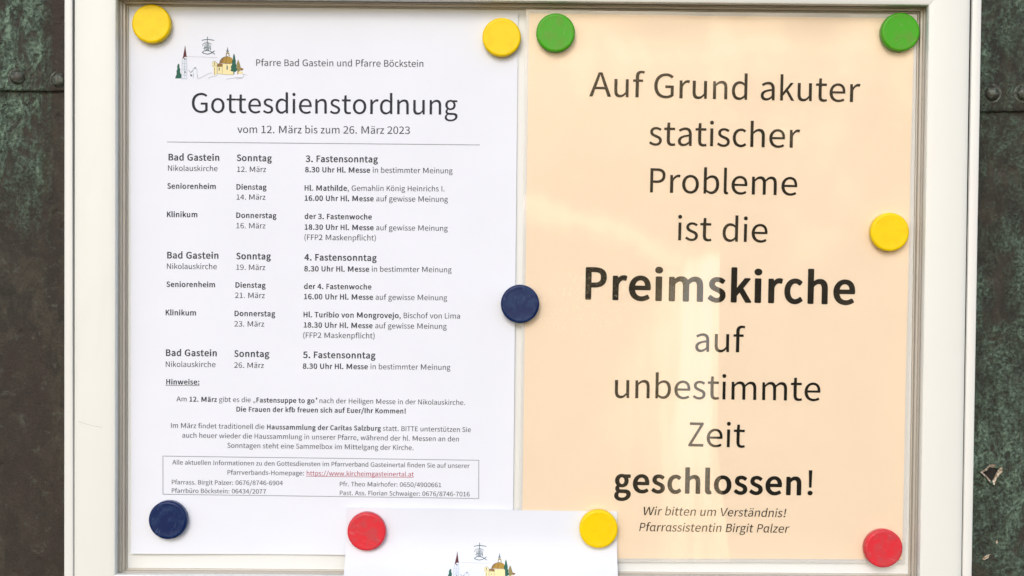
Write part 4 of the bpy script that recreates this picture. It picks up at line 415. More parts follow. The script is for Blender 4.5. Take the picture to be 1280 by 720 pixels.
# ------------------------------------------------------------------ the copper clad wall behind
def mat_copper():
    t = NT('weathered_copper'); p = t.pos()
    X = t.n('ShaderNodeSeparateXYZ'); t.put(X.inputs[0], p)
    x, z = X.outputs[0], X.outputs[2]
    ps = t.pos((1000, 1000, 330))
    big = t.noise(ps, .028, 5, .62, .6)
    med = t.noise(t.pos((1000, 1000, 620)), .12, 6, .68, .5)
    fin = t.noise(p, .55, 6, .72, .3)
    spots = t.n('ShaderNodeTexVoronoi'); t.put(spots.inputs['Vector'], t.vmath('ADD', p, t.vmath('SCALE', t.n('ShaderNodeTexNoise').outputs[1], sc=4.0))); spots.inputs['Scale'].default_value = .09
    dots = t.math('MULTIPLY', t.math('SUBTRACT', 1.0, t.step(spots.outputs[0], .10, .30)), t.step(t.noise(p, .06, 3, .6), .5, .62))
    # where the verdigris grows: upper left sheet, and in streaks on the right
    left = t.math('MULTIPLY', t.math('SUBTRACT', 1.0, t.step(x, -268.0, -259.0)), t.step(z, -20.0, 95.0))
    strip = t.math('MULTIPLY', t.math('MULTIPLY', t.step(x, -268.0, -262.0), t.math('SUBTRACT', 1.0, t.step(x, -262.0, -257.0))), t.step(z, -30, 30))
    right = t.math('MULTIPLY', t.step(x, 0.0, 10.0), .86)
    grow = t.math('MAXIMUM', t.math('MAXIMUM', left, t.math('MULTIPLY', strip, .55)), right)
    grow = t.math('ADD', grow, .12)
    amt = t.math('ADD', t.math('MULTIPLY', big, .55), t.math('MULTIPLY', med, .6))
    amt = t.math('ADD', amt, t.math('MULTIPLY', t.math('SUBTRACT', fin, .5), .3))
    blot = t.step(t.noise(t.pos((1000, 1000, 420), (64, 0, 31)), .05, 6, .72, 1.0), .38, .53)
    g = t.math('MULTIPLY', t.step(t.math('ADD', amt, t.math('MULTIPLY', grow, .26)), .68, .98), t.math('MINIMUM', grow, 1.0))
    g = t.math('MULTIPLY', g, t.math('ADD', .06, t.math('MULTIPLY', blot, .94)))
    pits = t.step(t.noise(p, .26, 6, .72, .4), .56, .64)
    g = t.math('MULTIPLY', g, t.math('SUBTRACT', 1.0, t.math('MULTIPLY', pits, .8)))
    g = t.math('MULTIPLY', g, t.math('SUBTRACT', 1.0, t.math('MULTIPLY', dots, .6)))
    brown = t.mix(t.step(med, .35, .68), (.026, .024, .017), (.062, .053, .037))
    brown = t.mix(t.step(big, .45, .7), brown, (.038, .026, .020))
    verd = t.mix(t.step(fin, .35, .7), (.055, .088, .060), (.25, .38, .28))
    pale = t.step(t.noise(p, .3, 4, .7), .68, .74)
    c = t.mix(g, brown, verd)
    c = t.mix(t.math('MULTIPLY', pale, .35), c, (.16, .17, .15))
    smudge = t.math('MULTIPLY', t.step(t.noise(p, .16, 5, .65, .3), .56, .68), t.step(fin, .35, .6))
    c = t.mix(t.math('MULTIPLY', smudge, .65), c, (.105, .115, .09))
    crisp = t.step(t.noise(p, 1.1, 5, .85, .4), .46, .60)
    c = t.mix(t.math('MULTIPLY', crisp, .55), c, t.mix(g, (.012, .010, .008), (.035, .055, .042)))
    vein = t.step(t.noise(p, .9, 5, .75), .66, .73)
    c = t.mix(t.math('MULTIPLY', vein, .38), c, (.30, .32, .28))
    h = t.math('ADD', t.math('MULTIPLY', g, .8), t.math('ADD', t.math('MULTIPLY', fin, .5), t.math('ADD', t.math('MULTIPLY', dots, -.5), t.math('MULTIPLY', big, 1.5))))
    return t.done(t.bsdf(c, t.math('SUBTRACT', .85, t.math('MULTIPLY', fin, .3)), normal=t.bump(h, 1.0, .0014), spec=.4))
M_COPPER = mat_copper()
t = NT('torn_copper_edge'); M_TORN = t.done(t.bsdf(t.mix(t.step(t.noise(t.pos(), .8, 3), .4, .6), (.66, .60, .50), (.26, .19, .12)), .5, .2))
t = NT('hole_shade_paint'); M_HOLE_SHADE = t.done(t.bsdf((.012, .010, .008), .9))  # flat dark colour for the shade inside the torn hole

WALL_Y = 10.0
wall = thing('wall', 'dark brown copper sheet wall with green verdigris and riveted seams, behind the notice case', 'wall', (0, WALL_Y, -700), kind='structure')
def copper_sheet(x0, x1, z0, z1, y, seed, lapped):
    """a slightly dented sheet, lapped over the one below along its lower edge"""
    rnd = random.Random(seed)
    xs = [x0 + (x1 - x0) * i / 60 for i in range(61)]; zs = [z0 + (z1 - z0) * j / 60 for j in range(61)]
    # finer rows close to the lapped lower edge
    zs = [z0, z0 + .8, z0 + 2.0, z0 + 4, z0 + 9] + zs[1:]
    ph = [rnd.uniform(0, 6) for _ in range(6)]
    V = []; F = []
    for j, z in enumerate(zs):
        for i, x in enumerate(xs):
            d = .5 * math.sin(x / 61 + ph[0] + z / 120) + .35 * math.sin(z / 37 + ph[1]) * math.sin(x / 29 + ph[2])
            e = z - z0
            lip = 0 if not lapped else -1.5 * math.exp(-e / 14) + (.7 if j == 0 else (.2 if j == 1 else 0))
            V.append((x, y + d * .6 + lip, z + (.5 * math.sin(x / 17 + ph[3]) if j < 3 else 0)))
    n = len(xs)
    for j in range(len(zs) - 1):
        for i in range(n - 1):
            a = j * n + i; F.append((a, a + 1, a + n + 1, a + n))
    m = len(V)      # turned back rim gives the sheet its thickness
    for i in range(n): V.append((V[i][0], y + 3.0, V[i][2] + .3))
    for i in range(n - 1): F.append((i, m + i, m + i + 1, i + 1))
    return mesh_obj('copper_sheet', V, F, M_COPPER, wall, smooth=True)
copper_sheet(-760, 0, 108.7, 720, WALL_Y, 1, True)
copper_sheet(-760, 0, -700, 114, WALL_Y + 1.0, 2, False)
copper_sheet(0.0, 760, 101.8, 720, WALL_Y, 3, True)
copper_sheet(0.0, 760, -700, 107, WALL_Y + 1.0, 4, False)
t = NT('rivet_bronze'); _r = t.pos(); _n = t.noise(_r, .5, 5, .7)
M_RIVET = t.done(t.bsdf(t.mix(t.step(_n, .44, .62), (.030, .027, .020), (.10, .13, .10)), .5, normal=t.bump(_n, .5, .0006)))
def rivet_mesh():
    V = []; F = []; N = 20
    prof = [(6.0, 1.6), (5.4, .6), (4.8, .5), (4.3, 1.0), (4.0, -.2), (3.5, -1.3), (2.6, -2.0), (1.3, -2.4)]
    for r, y in prof:
        for k in range(N):
            a = 2 * math.pi * k / N
            V.append((r * math.cos(a) * MM, y * MM, r * math.sin(a) * MM))
    V.append((0, -2.5 * MM, 0))
    for j in range(len(prof) - 1):
        for k in range(N):
            a = j * N + k; b = j * N + (k + 1) % N
            F.append((a, a + N, b + N, b))
    j = (len(prof) - 1) * N
    for k in range(N): F.append((j + k, len(V) - 1, j + (k + 1) % N))
    me = bpy.data.meshes.new('rivet'); me.from_pydata(V, [], F); me.materials.append(M_RIVET)
    me.polygons.foreach_set('use_smooth', [True] * len(me.polygons)); me.update(); return me
RM = rivet_mesh()
for x, z in [(-278.6 - 23 * k, 115.7 + .6 * k) for k in range(6)] + [(-255.7, 114.2)] + [(260.0 + 17.8 * k, 111.9 + (k % 2) * .3) for k in range(7)]:
    o = link(bpy.data.objects.new('rivet', RM)); o.parent = wall
    o.location = (Vector((x, WALL_Y - 1.2, z)) * MM) - origin(wall)
    o.rotation_euler = (random.uniform(-.12, .12), random.uniform(0, 6), random.uniform(-.12, .12))
# torn hole in the right hand sheet: folded-out lip round a face painted dark as the hole's shade
def torn_hole(cx, cz):
    out = [(-6.2, 1.4), (-4.2, 3.0), (-1.2, 5.4), (2.6, 5.6), (6.2, 4.6), (5.6, 1.5), (3.4, -2.6), (1.4, -5.6), (-.6, -5.2), (-2.9, -1.6)]
    V = []; F = []; MI = []
    n = len(out)
    for k, (r, y) in enumerate(((1.12, WALL_Y + 2.2), (1.0, WALL_Y - 1.8), (.70, WALL_Y - .9), (.66, WALL_Y - .1))):
        for i, (x, z) in enumerate(out):
            q = r * (1 + .10 * math.sin(i * 2.7 + k)); V.append((cx + x * q, y - .5 * math.sin(i * 1.9), cz + z * q))
    for k in range(3):
        for i in range(n):
            a = k * n + i; b = k * n + (i + 1) % n
            F.append((a, b, b + n, a + n)); MI.append((1, 0, 0)[k] if i % 4 != 3 else 1)
    F.append(tuple(3 * n + i for i in range(n))); MI.append(2)
    mesh_obj('torn_hole', V, F, [M_TORN, M_COPPER, M_HOLE_SHADE], wall, midx=MI)
torn_hole(263.2, -99.8)
def flake(cx, cz, w, h, ang):
    V = []; F = []
    rnd = random.Random(int(cx * 7 + cz)); N = 9
    for k in range(N):
        a = 2 * math.pi * k / N; r = rnd.uniform(.65, 1.1)
        x, z = w * r * math.cos(a), h * r * math.sin(a)
        x, z = x * math.cos(ang) - z * math.sin(ang), x * math.sin(ang) + z * math.cos(ang)
        V.append((cx + x, WALL_Y + 1.6, cz + z)); 
    for k in range(N):
        x, y, z = V[k]; V.append((cx + (x - cx) * .7, WALL_Y + .2 + rnd.uniform(-.3, .3), cz + (z - cz) * .7))
    for k in range(N): F.append((k, (k + 1) % N, N + (k + 1) % N, N + k))
    F.append(tuple(range(N, 2 * N)))
    mesh_obj('copper_flake', V, F, M_TORN, wall)
flake(262.0, -146.5, 4.2, 1.4, .55); flake(267.6, -138.0, 1.6, .8, 1.3)

# ------------------------------------------------------------------ the notice case
case = thing('notice_case', 'cream powder-coated aluminium notice case hung on the copper wall, its magnetic panel holding three notices', 'display case', (0, WALL_Y, -161))
PW, PH = 215.5, 154.4                     # half size of the magnetic panel
PANEL_Y = 0.0
mesh_obj('back_panel', [(-PW - 4, PANEL_Y, -PH - 4), (PW + 4, PANEL_Y, -PH - 4), (PW + 4, PANEL_Y, PH + 4), (-PW - 4, PANEL_Y, PH + 4),
                        (-PW - 4, 8, -PH - 4), (PW + 4, 8, -PH - 4), (PW + 4, 8, PH + 4), (-PW - 4, 8, PH + 4)],
         [(0, 1, 2, 3), (4, 7, 6, 5), (0, 4, 5, 1), (1, 5, 6, 2), (2, 6, 7, 3), (3, 7, 4, 0)], M_PANEL, case)
def ring(name, prof, half_w, half_h, cx, cz, mat, parent, side_mats=None, smooth=False, taper=None):
    """four mitred members swept round a rectangle; prof = [(outward offset, y)], closed loop when it returns"""
    cs = [(-1, -1), (1, -1), (1, 1), (-1, 1)]
    res = []
    for k in range(4):
        a, b = cs[k], cs[(k + 1) % 4]
        V = []; N = len(prof); SEG = 24
        for j in range(SEG + 1):
            u = j / SEG
            for (o, y) in prof:
                xa, za = cx + a[0] * (half_w + o), cz + a[1] * (half_h + o)
                xb, zb = cx + b[0] * (half_w + o), cz + b[1] * (half_h + o)
                # hairline gap at the mitre
                x, z = xa + (xb - xa) * u, za + (zb - za) * u
                L = math.hypot(xb - xa, zb - za)
                if j == 0: x += (xb - xa) / L * .06; z += (zb - za) / L * .06
                if j == SEG: x -= (xb - xa) / L * .06; z -= (zb - za) / L * .06
                if taper: x, z = taper(x, z, o)
                V.append((x, y, z))
        F = []
        for j in range(SEG):
            for i in range(N - 1):
                p = j * N + i
                F.append((p, p + 1, p + N + 1, p + N))
        F.append(tuple(range(N))); F.append(tuple(SEG * N + i for i in range(N))[::-1])
        # face directions: the sweep runs counter-clockwise seen from the front
        o_ = mesh_obj(name, V, F, mat, parent, smooth=smooth)
        bm = bmesh.new(); bm.from_mesh(o_.data); bmesh.ops.recalc_face_normals(bm, faces=bm.faces); bm.to_mesh(o_.data); bm.free()
        if smooth:
            for poly in o_.data.polygons:
                poly.use_smooth = len(poly.vertices) == 4
            o_.data.set_sharp_from_angle(angle=math.radians(38))
        res.append(o_)
    return res
OW, OH, OCX, OCZ = 217.85, 155.42, -.41, .73      # half opening of the door frame
def door_taper(x, z, o):
    if o < 15: return x, z
    bot = max(0, min(1, (155 - z) / 310))
    if x > 230: return x + .60 * bot, z
    return x, z
DW = 22.19
door = [(.25, -8.5), (0, -9.0), (0, -13.0), (.30, -13.75), (.9, -14.05), (3, -14.35), (7, -14.75), (11.5, -14.95), (16, -14.75), (19.5, -14.4), (21.4, -14.0), (22.2, -13.3), (DW, -12.2), (DW, 4), (DW - 1.5, 4), (DW - 1.5, -8.5)]
ring('frame_rail', door + [door[0]], OW, OH, OCX, OCZ, M_FRAME, case, smooth=True, taper=door_taper)
def rim_taper(x, z, o):
    top = max(0, min(1, (155 + z) / 310))
    if x < -230 and o < 3: return x - .14 - .73 * top, z
    return x, z
rim = [(.0, 5), (.0, -12.6), (.35, -13.4), (1.0, -13.75), (4.2, -13.75), (5.0, -13.4), (5.35, -12.7), (5.35, 9.5), (0, 9.5)]
RWo = 240.80
ring('rim_strip', rim + [rim[0]], RWo, OH + (RWo - OW), 0, OCZ, M_RIM, case, smooth=True, taper=rim_taper)
ring('gap_shade', [(21.9, -12.3), (23.9, -12.3), (23.9, -11.5), (21.9, -11.5), (21.9, -12.3)], OW, OH, OCX, OCZ, M_GASKET_SHADE, case)  # dark strip added between door and rim to stand for the gap's shade
# gasket groove behind the door lip, then the stepped lining down to the panel
gask = [(1.0, -8.4), (3.2, -8.4), (3.2, -11.8), (.9, -11.9), (.55, -11.2), (.55, -9.0)]
ring('gasket', [(.30, -8.5), (3.2, -8.5), (3.2, -8.15), (.30, -8.15), (.30, -8.5)], OW, OH, OCX, OCZ, M_GASKET_SHADE, case)
lin = [(4.2, -8.1), (2.35, -8.1), (2.2, -7.9), (2.2, -7.0), (2.55, -6.9), (2.55, -6.4), (1.3, -6.3), (1.1, -6.0), (1.1, -4.3), (.15, -4.2), (0, -3.9), (0, -1.2), (-.6, -1.1), (-.7, -.9), (-.7, -.1), (4.2, -.1)]
ring('lining_strip', lin + [lin[0]], PW + .4, PH + .2, 0, 0, M_LINING, case)

# ------------------------------------------------------------------ sheets of paper
def left_surf(x, z):
    u = (x + 213) / 210; v = (z + 146) / 297
    y = -.95 - .35 * math.sin(u * 3.4 + .4) * math.sin(v * 5.1 + .5) - .25 * math.sin(u * 7 + v * 4)
    y -= 1.6 * max(0, (.16 - v) / .16) ** 2 * (.55 + .45 * math.cos(u * 9.0)) * (1 if u < .6 else .5)     # bottom edge stands off a little
    y -= .9 * max(0, (u - .93) / .07) ** 1.5 * (.35 + .65 * math.sin(v * 3.0 + .3) ** 2)
    return (x, y, z)
def right_surf(x, z):
    u = (x - 2) / 210; v = (z + 146) / 297
    y = -1.1 - .55 * math.sin(u * math.pi) * math.sin(v * 4.6 + .6) - .35 * math.sin(u * 6.3 + v * 5 + 1) - .4 * math.sin(v * 9) * (1 - u)
    y -= .7 * math.exp(-((v - 1) / .025) ** 2) * (.5 + .5 * math.sin(u * 17 + 2)) + .35 * math.exp(-((u - 1) / .03) ** 2) * (1 + math.sin(v * 15))
    return (x, min(y, -.3) - 1.2, z)
def lower_surf(x, z):
    """z is the distance measured down along the sheet (arc length) from the magnets; it bows out over the frame"""
    s = max(0.0, -132.0 - z)
    L = s; yy = 0.0; zz = 0.0; n = 12
    for k in range(n):
        t_ = (k + .5) / n * L
        th = math.radians(50) * min(1, (t_ / 24.0)) ** 1.1
        if t_ > 27: th = math.radians(50) * max(0.06, 1 - (t_ - 27) / 16)
        yy += math.sin(th) * L / n; zz += math.cos(th) * L / n
    base = -3.75 - .7 * max(0.0, min(1.0, (x + 20) / 30)) - .15 * math.sin((x + 90) / 30)
    if s > 0: return (x, base - yy, -132.0 - zz)
    return (x, base, z)
def sheet(name, label, corners, surf, mat, nx, nz, thick=.12, cat='notice', extra=None, parent=None):
    """corners TL, TR, BR, BL in board mm"""
    TL, TR, BR, BL = [Vector(c) for c in corners]
    if parent is None:
        c0 = (BL + BR) / 2; root = thing(name, label, cat, surf(c0.x, c0.y))
    else: root = parent
    V = []; F = []
    for side in (0, 1):
        for j in range(nz + 1):
            for i in range(nx + 1):
                u, v = i / nx, j / nz
                q = (BL * (1 - u) + BR * u) * (1 - v) + (TL * (1 - u) + TR * u) * v
                X, Y, Z = surf(q.x, q.y); V.append((X, Y + side * thick, Z))
    n = nx + 1; m = n * (nz + 1)
    for j in range(nz):
        for i in range(nx):
            a = j * n + i
            F.append((a, a + 1, a + n + 1, a + n)); F.append((m + a, m + a + n, m + a + n + 1, m + a + 1))
    rimv = [i for i in range(n)] + [j * n + nx for j in range(1, nz + 1)] + [nz * n + i for i in range(nx - 1, -1, -1)] + [j * n for j in range(nz - 1, 0, -1)]
    for a, b in zip(rimv, rimv[1:] + rimv[:1]): F.append((a, m + a, m + b, b))
    return root, mesh_obj('paper' if parent is None else name, V, F, mat, root, smooth=False)
def smooth_grid(o):
    for p_ in o.data.polygons: p_.use_smooth = True
    o.data.set_sharp_from_angle(angle=math.radians(40))
left_root, lp = sheet('printed_notice', 'white A4 church service timetable with small print, pinned on the left half of the panel', [(-214.1, 151.3), (-2.9, 152.0), (-3.3, -145.4), (-212.8, -145.6)], left_surf, M_PAPER, 90, 126)
smooth_grid(lp)
right_root, rp = sheet('closure_notice', 'laminated cream A4 closure notice in large black letters on the right half of the panel', [(3.1, 151.6), (212.9, 150.9), (210.8, -145.5), (1.7, -146.4)], right_surf, M_CREAM, 60, 84)
smooth_grid(rp)
lower_root, wp = sheet('small_notice', 'small white sheet overlapping the bottom of both larger notices, a church drawing on it', [(-94.6, -119.1), (53.9, -119.9), (53.4, -330), (-95.2, -329.2)], lower_surf, M_PAPER3, 24, 120)
smooth_grid(wp)

LEFT_TEXT = [
    ([('Pfarre Bad Gastein und Pfarre Böckstein', 'r')], -145.48, 122.03, -54.32, 122.28),
    ([('Gottesdienstordnung', 'r')], -180.52, 96.32, -35.46, 96.43),
    ([('vom 12. März bis zum 26. März 2023', 'r')], -155.59, 85.48, -61.40, 85.73),
    ([('Bad Gastein', 'b')], -193.07, 70.21, -165.46, 70.29),
    ([('Sonntag', 'b')], -155.84, 70.20, -136.79, 70.20),
    ([('3. Fastensonntag', 'b')], -118.25, 70.06, -78.80, 70.11),
    ([('Nikolauskirche', 'r')], -193.32, 64.49, -166.36, 64.52),
    ([('12. März', 'r')], -155.65, 64.26, -139.91, 64.32),
    ([('8.30 Uhr Hl. Messe', 'b'), (' in bestimmter Meinung', 'r')], -118.53, 64.42, -37.93, 64.45),
    ([('Seniorenheim', 'b')], -193.69, 54.79, -167.29, 54.81),
    ([('Dienstag', 'b')], -156.00, 54.65, -139.61, 54.71),
    ([('Hl. Mathilde', 'b'), (', Gemahlin König Heinrichs I.', 'r')], -118.74, 54.41, -42.27, 54.57),
    ([('14. März', 'r')], -155.90, 49.10, -140.15, 49.15),
    ([('16.00 Uhr Hl. Messe', 'b'), (' auf gewisse Meinung', 'r')], -118.71, 48.86, -40.35, 48.86),
    ([('Klinikum', 'b')], -193.83, 39.27, -177.25, 39.33),
    ([('Donnerstag', 'b')], -156.04, 39.17, -134.11, 39.19),
    ([('der 3. Fastenwoche', 'b')], -118.66, 38.93, -81.89, 38.95),
    ([('16. März', 'r')], -155.93, 33.44, -140.08, 33.49),
    ([('18.30 Uhr Hl. Messe', 'b'), (' auf gewisse Meinung', 'r')], -118.63, 33.07, -40.36, 33.01),
    ([('(FFP2 Maskenpflicht)', 'r')], -118.69, 27.42, -79.62, 27.41),
    ([('Bad Gastein', 'b')], -193.60, 16.69, -165.67, 16.76),
    ([('Sonntag', 'b')], -155.91, 16.58, -137.04, 16.61),
    ([('4. Fastensonntag', 'b')], -118.73, 16.24, -79.12, 16.28),
    ([('Nikolauskirche', 'r')], -193.71, 10.90, -166.53, 10.96),
    ([('19. März', 'r')], -155.89, 10.71, -140.08, 10.71),
    ([('8.30 Uhr Hl. Messe', 'b'), (' in bestimmter Meinung', 'r')], -118.70, 10.28, -38.08, 10.37),
    ([('Seniorenheim', 'b')], -193.91, 1.08, -167.41, 1.13),
    ([('Dienstag', 'b')], -156.29, 1.01, -139.82, 1.02),
    ([('der 4. Fastenwoche', 'b')], -118.78, 0.63, -81.87, 0.69),
    ([('21. März', 'r')], -156.49, -4.69, -140.27, -4.64),
    ([('16.00 Uhr Hl. Messe', 'b'), (' auf gewisse Meinung', 'r')], -118.75, -4.98, -40.38, -5.01),
    ([('Klinikum', 'b')], -194.31, -14.41, -177.75, -14.40),
    ([('Donnerstag', 'b')], -156.71, -14.57, -134.49, -14.56),
    ([('Hl. Turibio von Mongrovejo', 'b'), (', Bischof von Lima', 'r')], -118.97, -14.86, -33.28, -14.97),
    ([('23. März', 'r')], -156.78, -20.32, -140.47, -20.27),
    ([('18.30 Uhr Hl. Messe', 'b'), (' auf gewisse Meinung', 'r')], -118.85, -20.53, -40.52, -20.70),
    ([('(FFP2 Maskenpflicht)', 'r')], -119.09, -26.20, -79.99, -26.22),
    ([('Bad Gastein', 'b')], -194.08, -36.72, -166.32, -36.67),
    ([('Sonntag', 'b')], -156.76, -36.89, -137.59, -36.91),
    ([('5. Fastensonntag', 'b')], -119.16, -37.24, -79.44, -37.21),
    ([('Nikolauskirche', 'r')], -194.15, -42.75, -166.96, -42.70),
    ([('26. März', 'r')], -156.74, -42.96, -140.51, -42.92),
    ([('8.30 Uhr Hl. Messe', 'b'), (' in bestimmter Meinung', 'r')], -119.22, -43.13, -38.33, -43.16),
    ([('Hinweise:', 'bu')], -193.87, -52.34, -175.71, -52.32),
    ([('Am ', 'r'), ('12. März', 'b'), (' gibt es die „', 'r'), ('Fastensuppe to go“', 'b'), (' nach der Heiligen Messe in der Nikolauskirche.', 'r')], -188.23, -61.62, -30.14, -62.39),
    ([('Die Frauen der kfb freuen sich auf Euer/Ihr Kommen!', 'b')], -155.42, -66.95, -62.59, -67.29),
    ([('Im März findet traditionell die ', 'r'), ('Haussammlung der Caritas Salzburg', 'b'), (' statt. BITTE unterstützen Sie', 'r')], -191.17, -76.23, -26.77, -77.27),
    ([('auch heuer wieder die Haussammlung in unserer Pfarre, während der hl. Messen an den', 'r')], -185.01, -81.56, -33.37, -82.49),
    ([('Sonntagen steht eine Sammelbox im Mittelgang der Kirche.', 'r')], -160.23, -86.96, -58.23, -87.50),
    ([('Alle aktuellen Informationen zu den Gottesdiensten im Pfarrverband Gasteinertal finden Sie auf unserer', 'r')], -190.42, -96.38, -27.31, -97.10),
    ([('Pfarrverbands-Homepage: ', 'r'), ('https://www.kircheimgasteinertal.at', 'u')], -160.13, -101.70, -58.00, -102.08),
    ([('Pfarrass. Birgit Palzer: 0676/8746-6904', 'r')], -190.66, -107.29, -129.81, -107.38),
    ([('Pfarrbüro Böckstein: 06434/2077', 'r')], -190.65, -111.97, -139.03, -112.09),
    ([('Pfr. Theo Mairhofer: 0650/4900661', 'r')], -98.54, -107.70, -42.86, -107.79),
    ([('Past. Ass. Florian Schwaiger: 0676/8746-7016', 'r')], -98.51, -112.61, -27.19, -112.75),
]
RIGHT_TEXT = [
    ([('Auf Grund akuter', 'r')], 36.23, 106.91, 184.26, 105.18),
    ([('statischer', 'r')], 69.18, 80.67, 151.61, 79.98),
    ([('Probleme', 'r')], 70.00, 54.96, 150.44, 54.02),
    ([('ist die', 'r')], 85.43, 28.94, 134.45, 28.23),
    ([('Preimskirche', 'b')], 35.20, -3.44, 182.94, -4.99),
    ([('auf', 'r')], 95.70, -31.87, 122.94, -32.08),
    ([('unbestimmte', 'r')], 51.94, -57.62, 164.56, -58.36),
    ([('Zeit', 'r')], 92.53, -83.94, 123.62, -84.36),
    ([('geschlossen', 'b'), ('!', 'r')], 52.14, -109.38, 161.20, -110.16),
    ([('Wir bitten um Verständnis!', 'i')], 68.42, -121.96, 146.89, -122.58),
    ([('Pfarrassistentin Birgit Palzer', 'i')], 66.13, -130.84, 148.78, -131.17),
]

for k, (runs, x0, z0, x1, z1) in enumerate(LEFT_TEXT):
    text_line(runs, x0, z0, x1, z1, left_surf, [M_INK_TITLE if k == 1 else M_INK, M_INK_RED], left_root)
for runs, x0, z0, x1, z1 in RIGHT_TEXT:
    text_line(runs, x0, z0, x1, z1, right_surf, [M_INK_BLACK], right_root)
def stroke(V, F, pts, w, surf, lift):
    """printed line through pts (board mm) following the paper"""
    for (xa, za), (xb, zb) in zip(pts, pts[1:]):
        L = math.hypot(xb - xa, zb - za)
        if L < 1e-6: continue
        n = max(1, int(L / 4)); px, pz = -(zb - za) / L * w / 2, (xb - xa) / L * w / 2
        b0 = len(V)
        for k in range(n + 1):
            u = k / n; x, z = xa + (xb - xa) * u, za + (zb - za) * u
            for s in (1, -1):
                X, Y, Z = surf(x + px * s, z + pz * s); V.append((X, Y - lift, Z))
        for k in range(n):
            a = b0 + 2 * k; F.append((a, a + 1, a + 3, a + 2))
def face_surf(x, z): return (x, -14.9, z)
V = []; F = []; stroke(V, F, [(-238.0, -71.5), (-233.5, -72.9), (-229.0, -74.0), (-225.0, -74.6)], .10, face_surf, .12)
mesh_obj('scratch', V, F, M_LINE, case)
V = []; F = []; stroke(V, F, [(-193.9, 80.2), (-23.2, 80.1)], .34, left_surf, .14)
mesh_obj('ruled_line', V, F, M_LINE, left_root)
V = []; F = []; stroke(V, F, [(-195.6, -91.8), (-22.3, -92.8), (-22.2, -113.9), (-195.5, -112.8), (-195.6, -91.8)], .34, left_surf, .14)
mesh_obj('ruled_box', V, F, M_LINE, left_root)

# ------------------------------------------------------------------ the printed church drawing
LM = {k: mat_ink('print_' + k, c, .3) for k, c in dict(dgreen=(.02, .10, .07), maroon=(.09, .025, .03), gold=(.36, .23, .04), brown=(.22, .13, .05),
      lemon=(.80, .70, .34), olive=(.24, .20, .08), teal=(.05, .10, .12), pale=(.36, .45, .57), slate=(.10, .13, .17), grey=(.34, .36, .40)).items()}
LK = list(LM)
FILLS = [
 ('dgreen', [(140, 412), (152, 425), (150, 455), (162, 490), (158, 520), (176, 560), (172, 606), (95, 606), (104, 575), (116, 545), (112, 515), (124, 480), (120, 455), (128, 425)]),
 ('maroon', [(222, 168), (232, 240), (244, 330), (222, 322), (208, 338), (190, 352), (200, 300), (212, 240)]),
 ('lemon', [(640, 430), (700, 440), (705, 408), (838, 404), (842, 552), (740, 548), (640, 540)]),
 ('lemon', [(568, 402), (600, 372), (634, 402), (634, 545), (600, 560), (590, 545), (585, 440), (568, 436)]),
 ('lemon', [(890, 505), (965, 508), (960, 540), (890, 540)]),
 ('brown', [(632, 412), (668, 402), (704, 412), (706, 442), (640, 448)]),
 ('gold', [(664, 402), (672, 368), (694, 338), (724, 320), (770, 312), (808, 322), (832, 345), (840, 404)]),
 ('brown', [(664, 402), (672, 368), (694, 338), (724, 320), (712, 350), (702, 380), (698, 404)]),
 ('brown', [(738, 404), (744, 360), (758, 318), (768, 314), (756, 360), (752, 404)]),
 ('olive', [(744, 312), (746, 275), (766, 250), (790, 275), (794, 312), (782, 312), (780, 284), (766, 276), (756, 284), (756, 312)]),
 ('slate', [(766, 185), (772, 225), (786, 258), (766, 248), (748, 258), (760, 225)]),
 ('brown', [(930, 455), (972, 470), (968, 486), (935, 500)]),
 ('olive', [(903, 348), (918, 385), (928, 420), (938, 470), (925, 500), (908, 510), (905, 545), (895, 545), (893, 500), (884, 460), (886, 400)]),
 ('dgreen', [(850, 272), (860, 300), (866, 340), (874, 370), (872, 400), (884, 430), (880, 455), (894, 490), (870, 512), (856, 515), (852, 548), (842, 545), (844, 512), (806, 500), (816, 470), (808, 450), (826, 415), (822, 380), (836, 345), (840, 300)]),
 ('slate', [(755, 430), (768, 430), (770, 488), (754, 486)]),
 ('slate', [(596, 395), (606, 395), (606, 425), (596, 425)]), ('slate', [(655, 462), (668, 462), (668, 498), (655, 498)]),
 ('slate', [(338, 462), (356, 452), (364, 466), (350, 482)]), ('slate', [(288, 545), (315, 560), (312, 580), (292, 572)]),
 ('slate', [(214, 512), (228, 508), (232, 530), (218, 540)]), ('slate', [(205, 345), (232, 345), (228, 362), (208, 360)]),
]
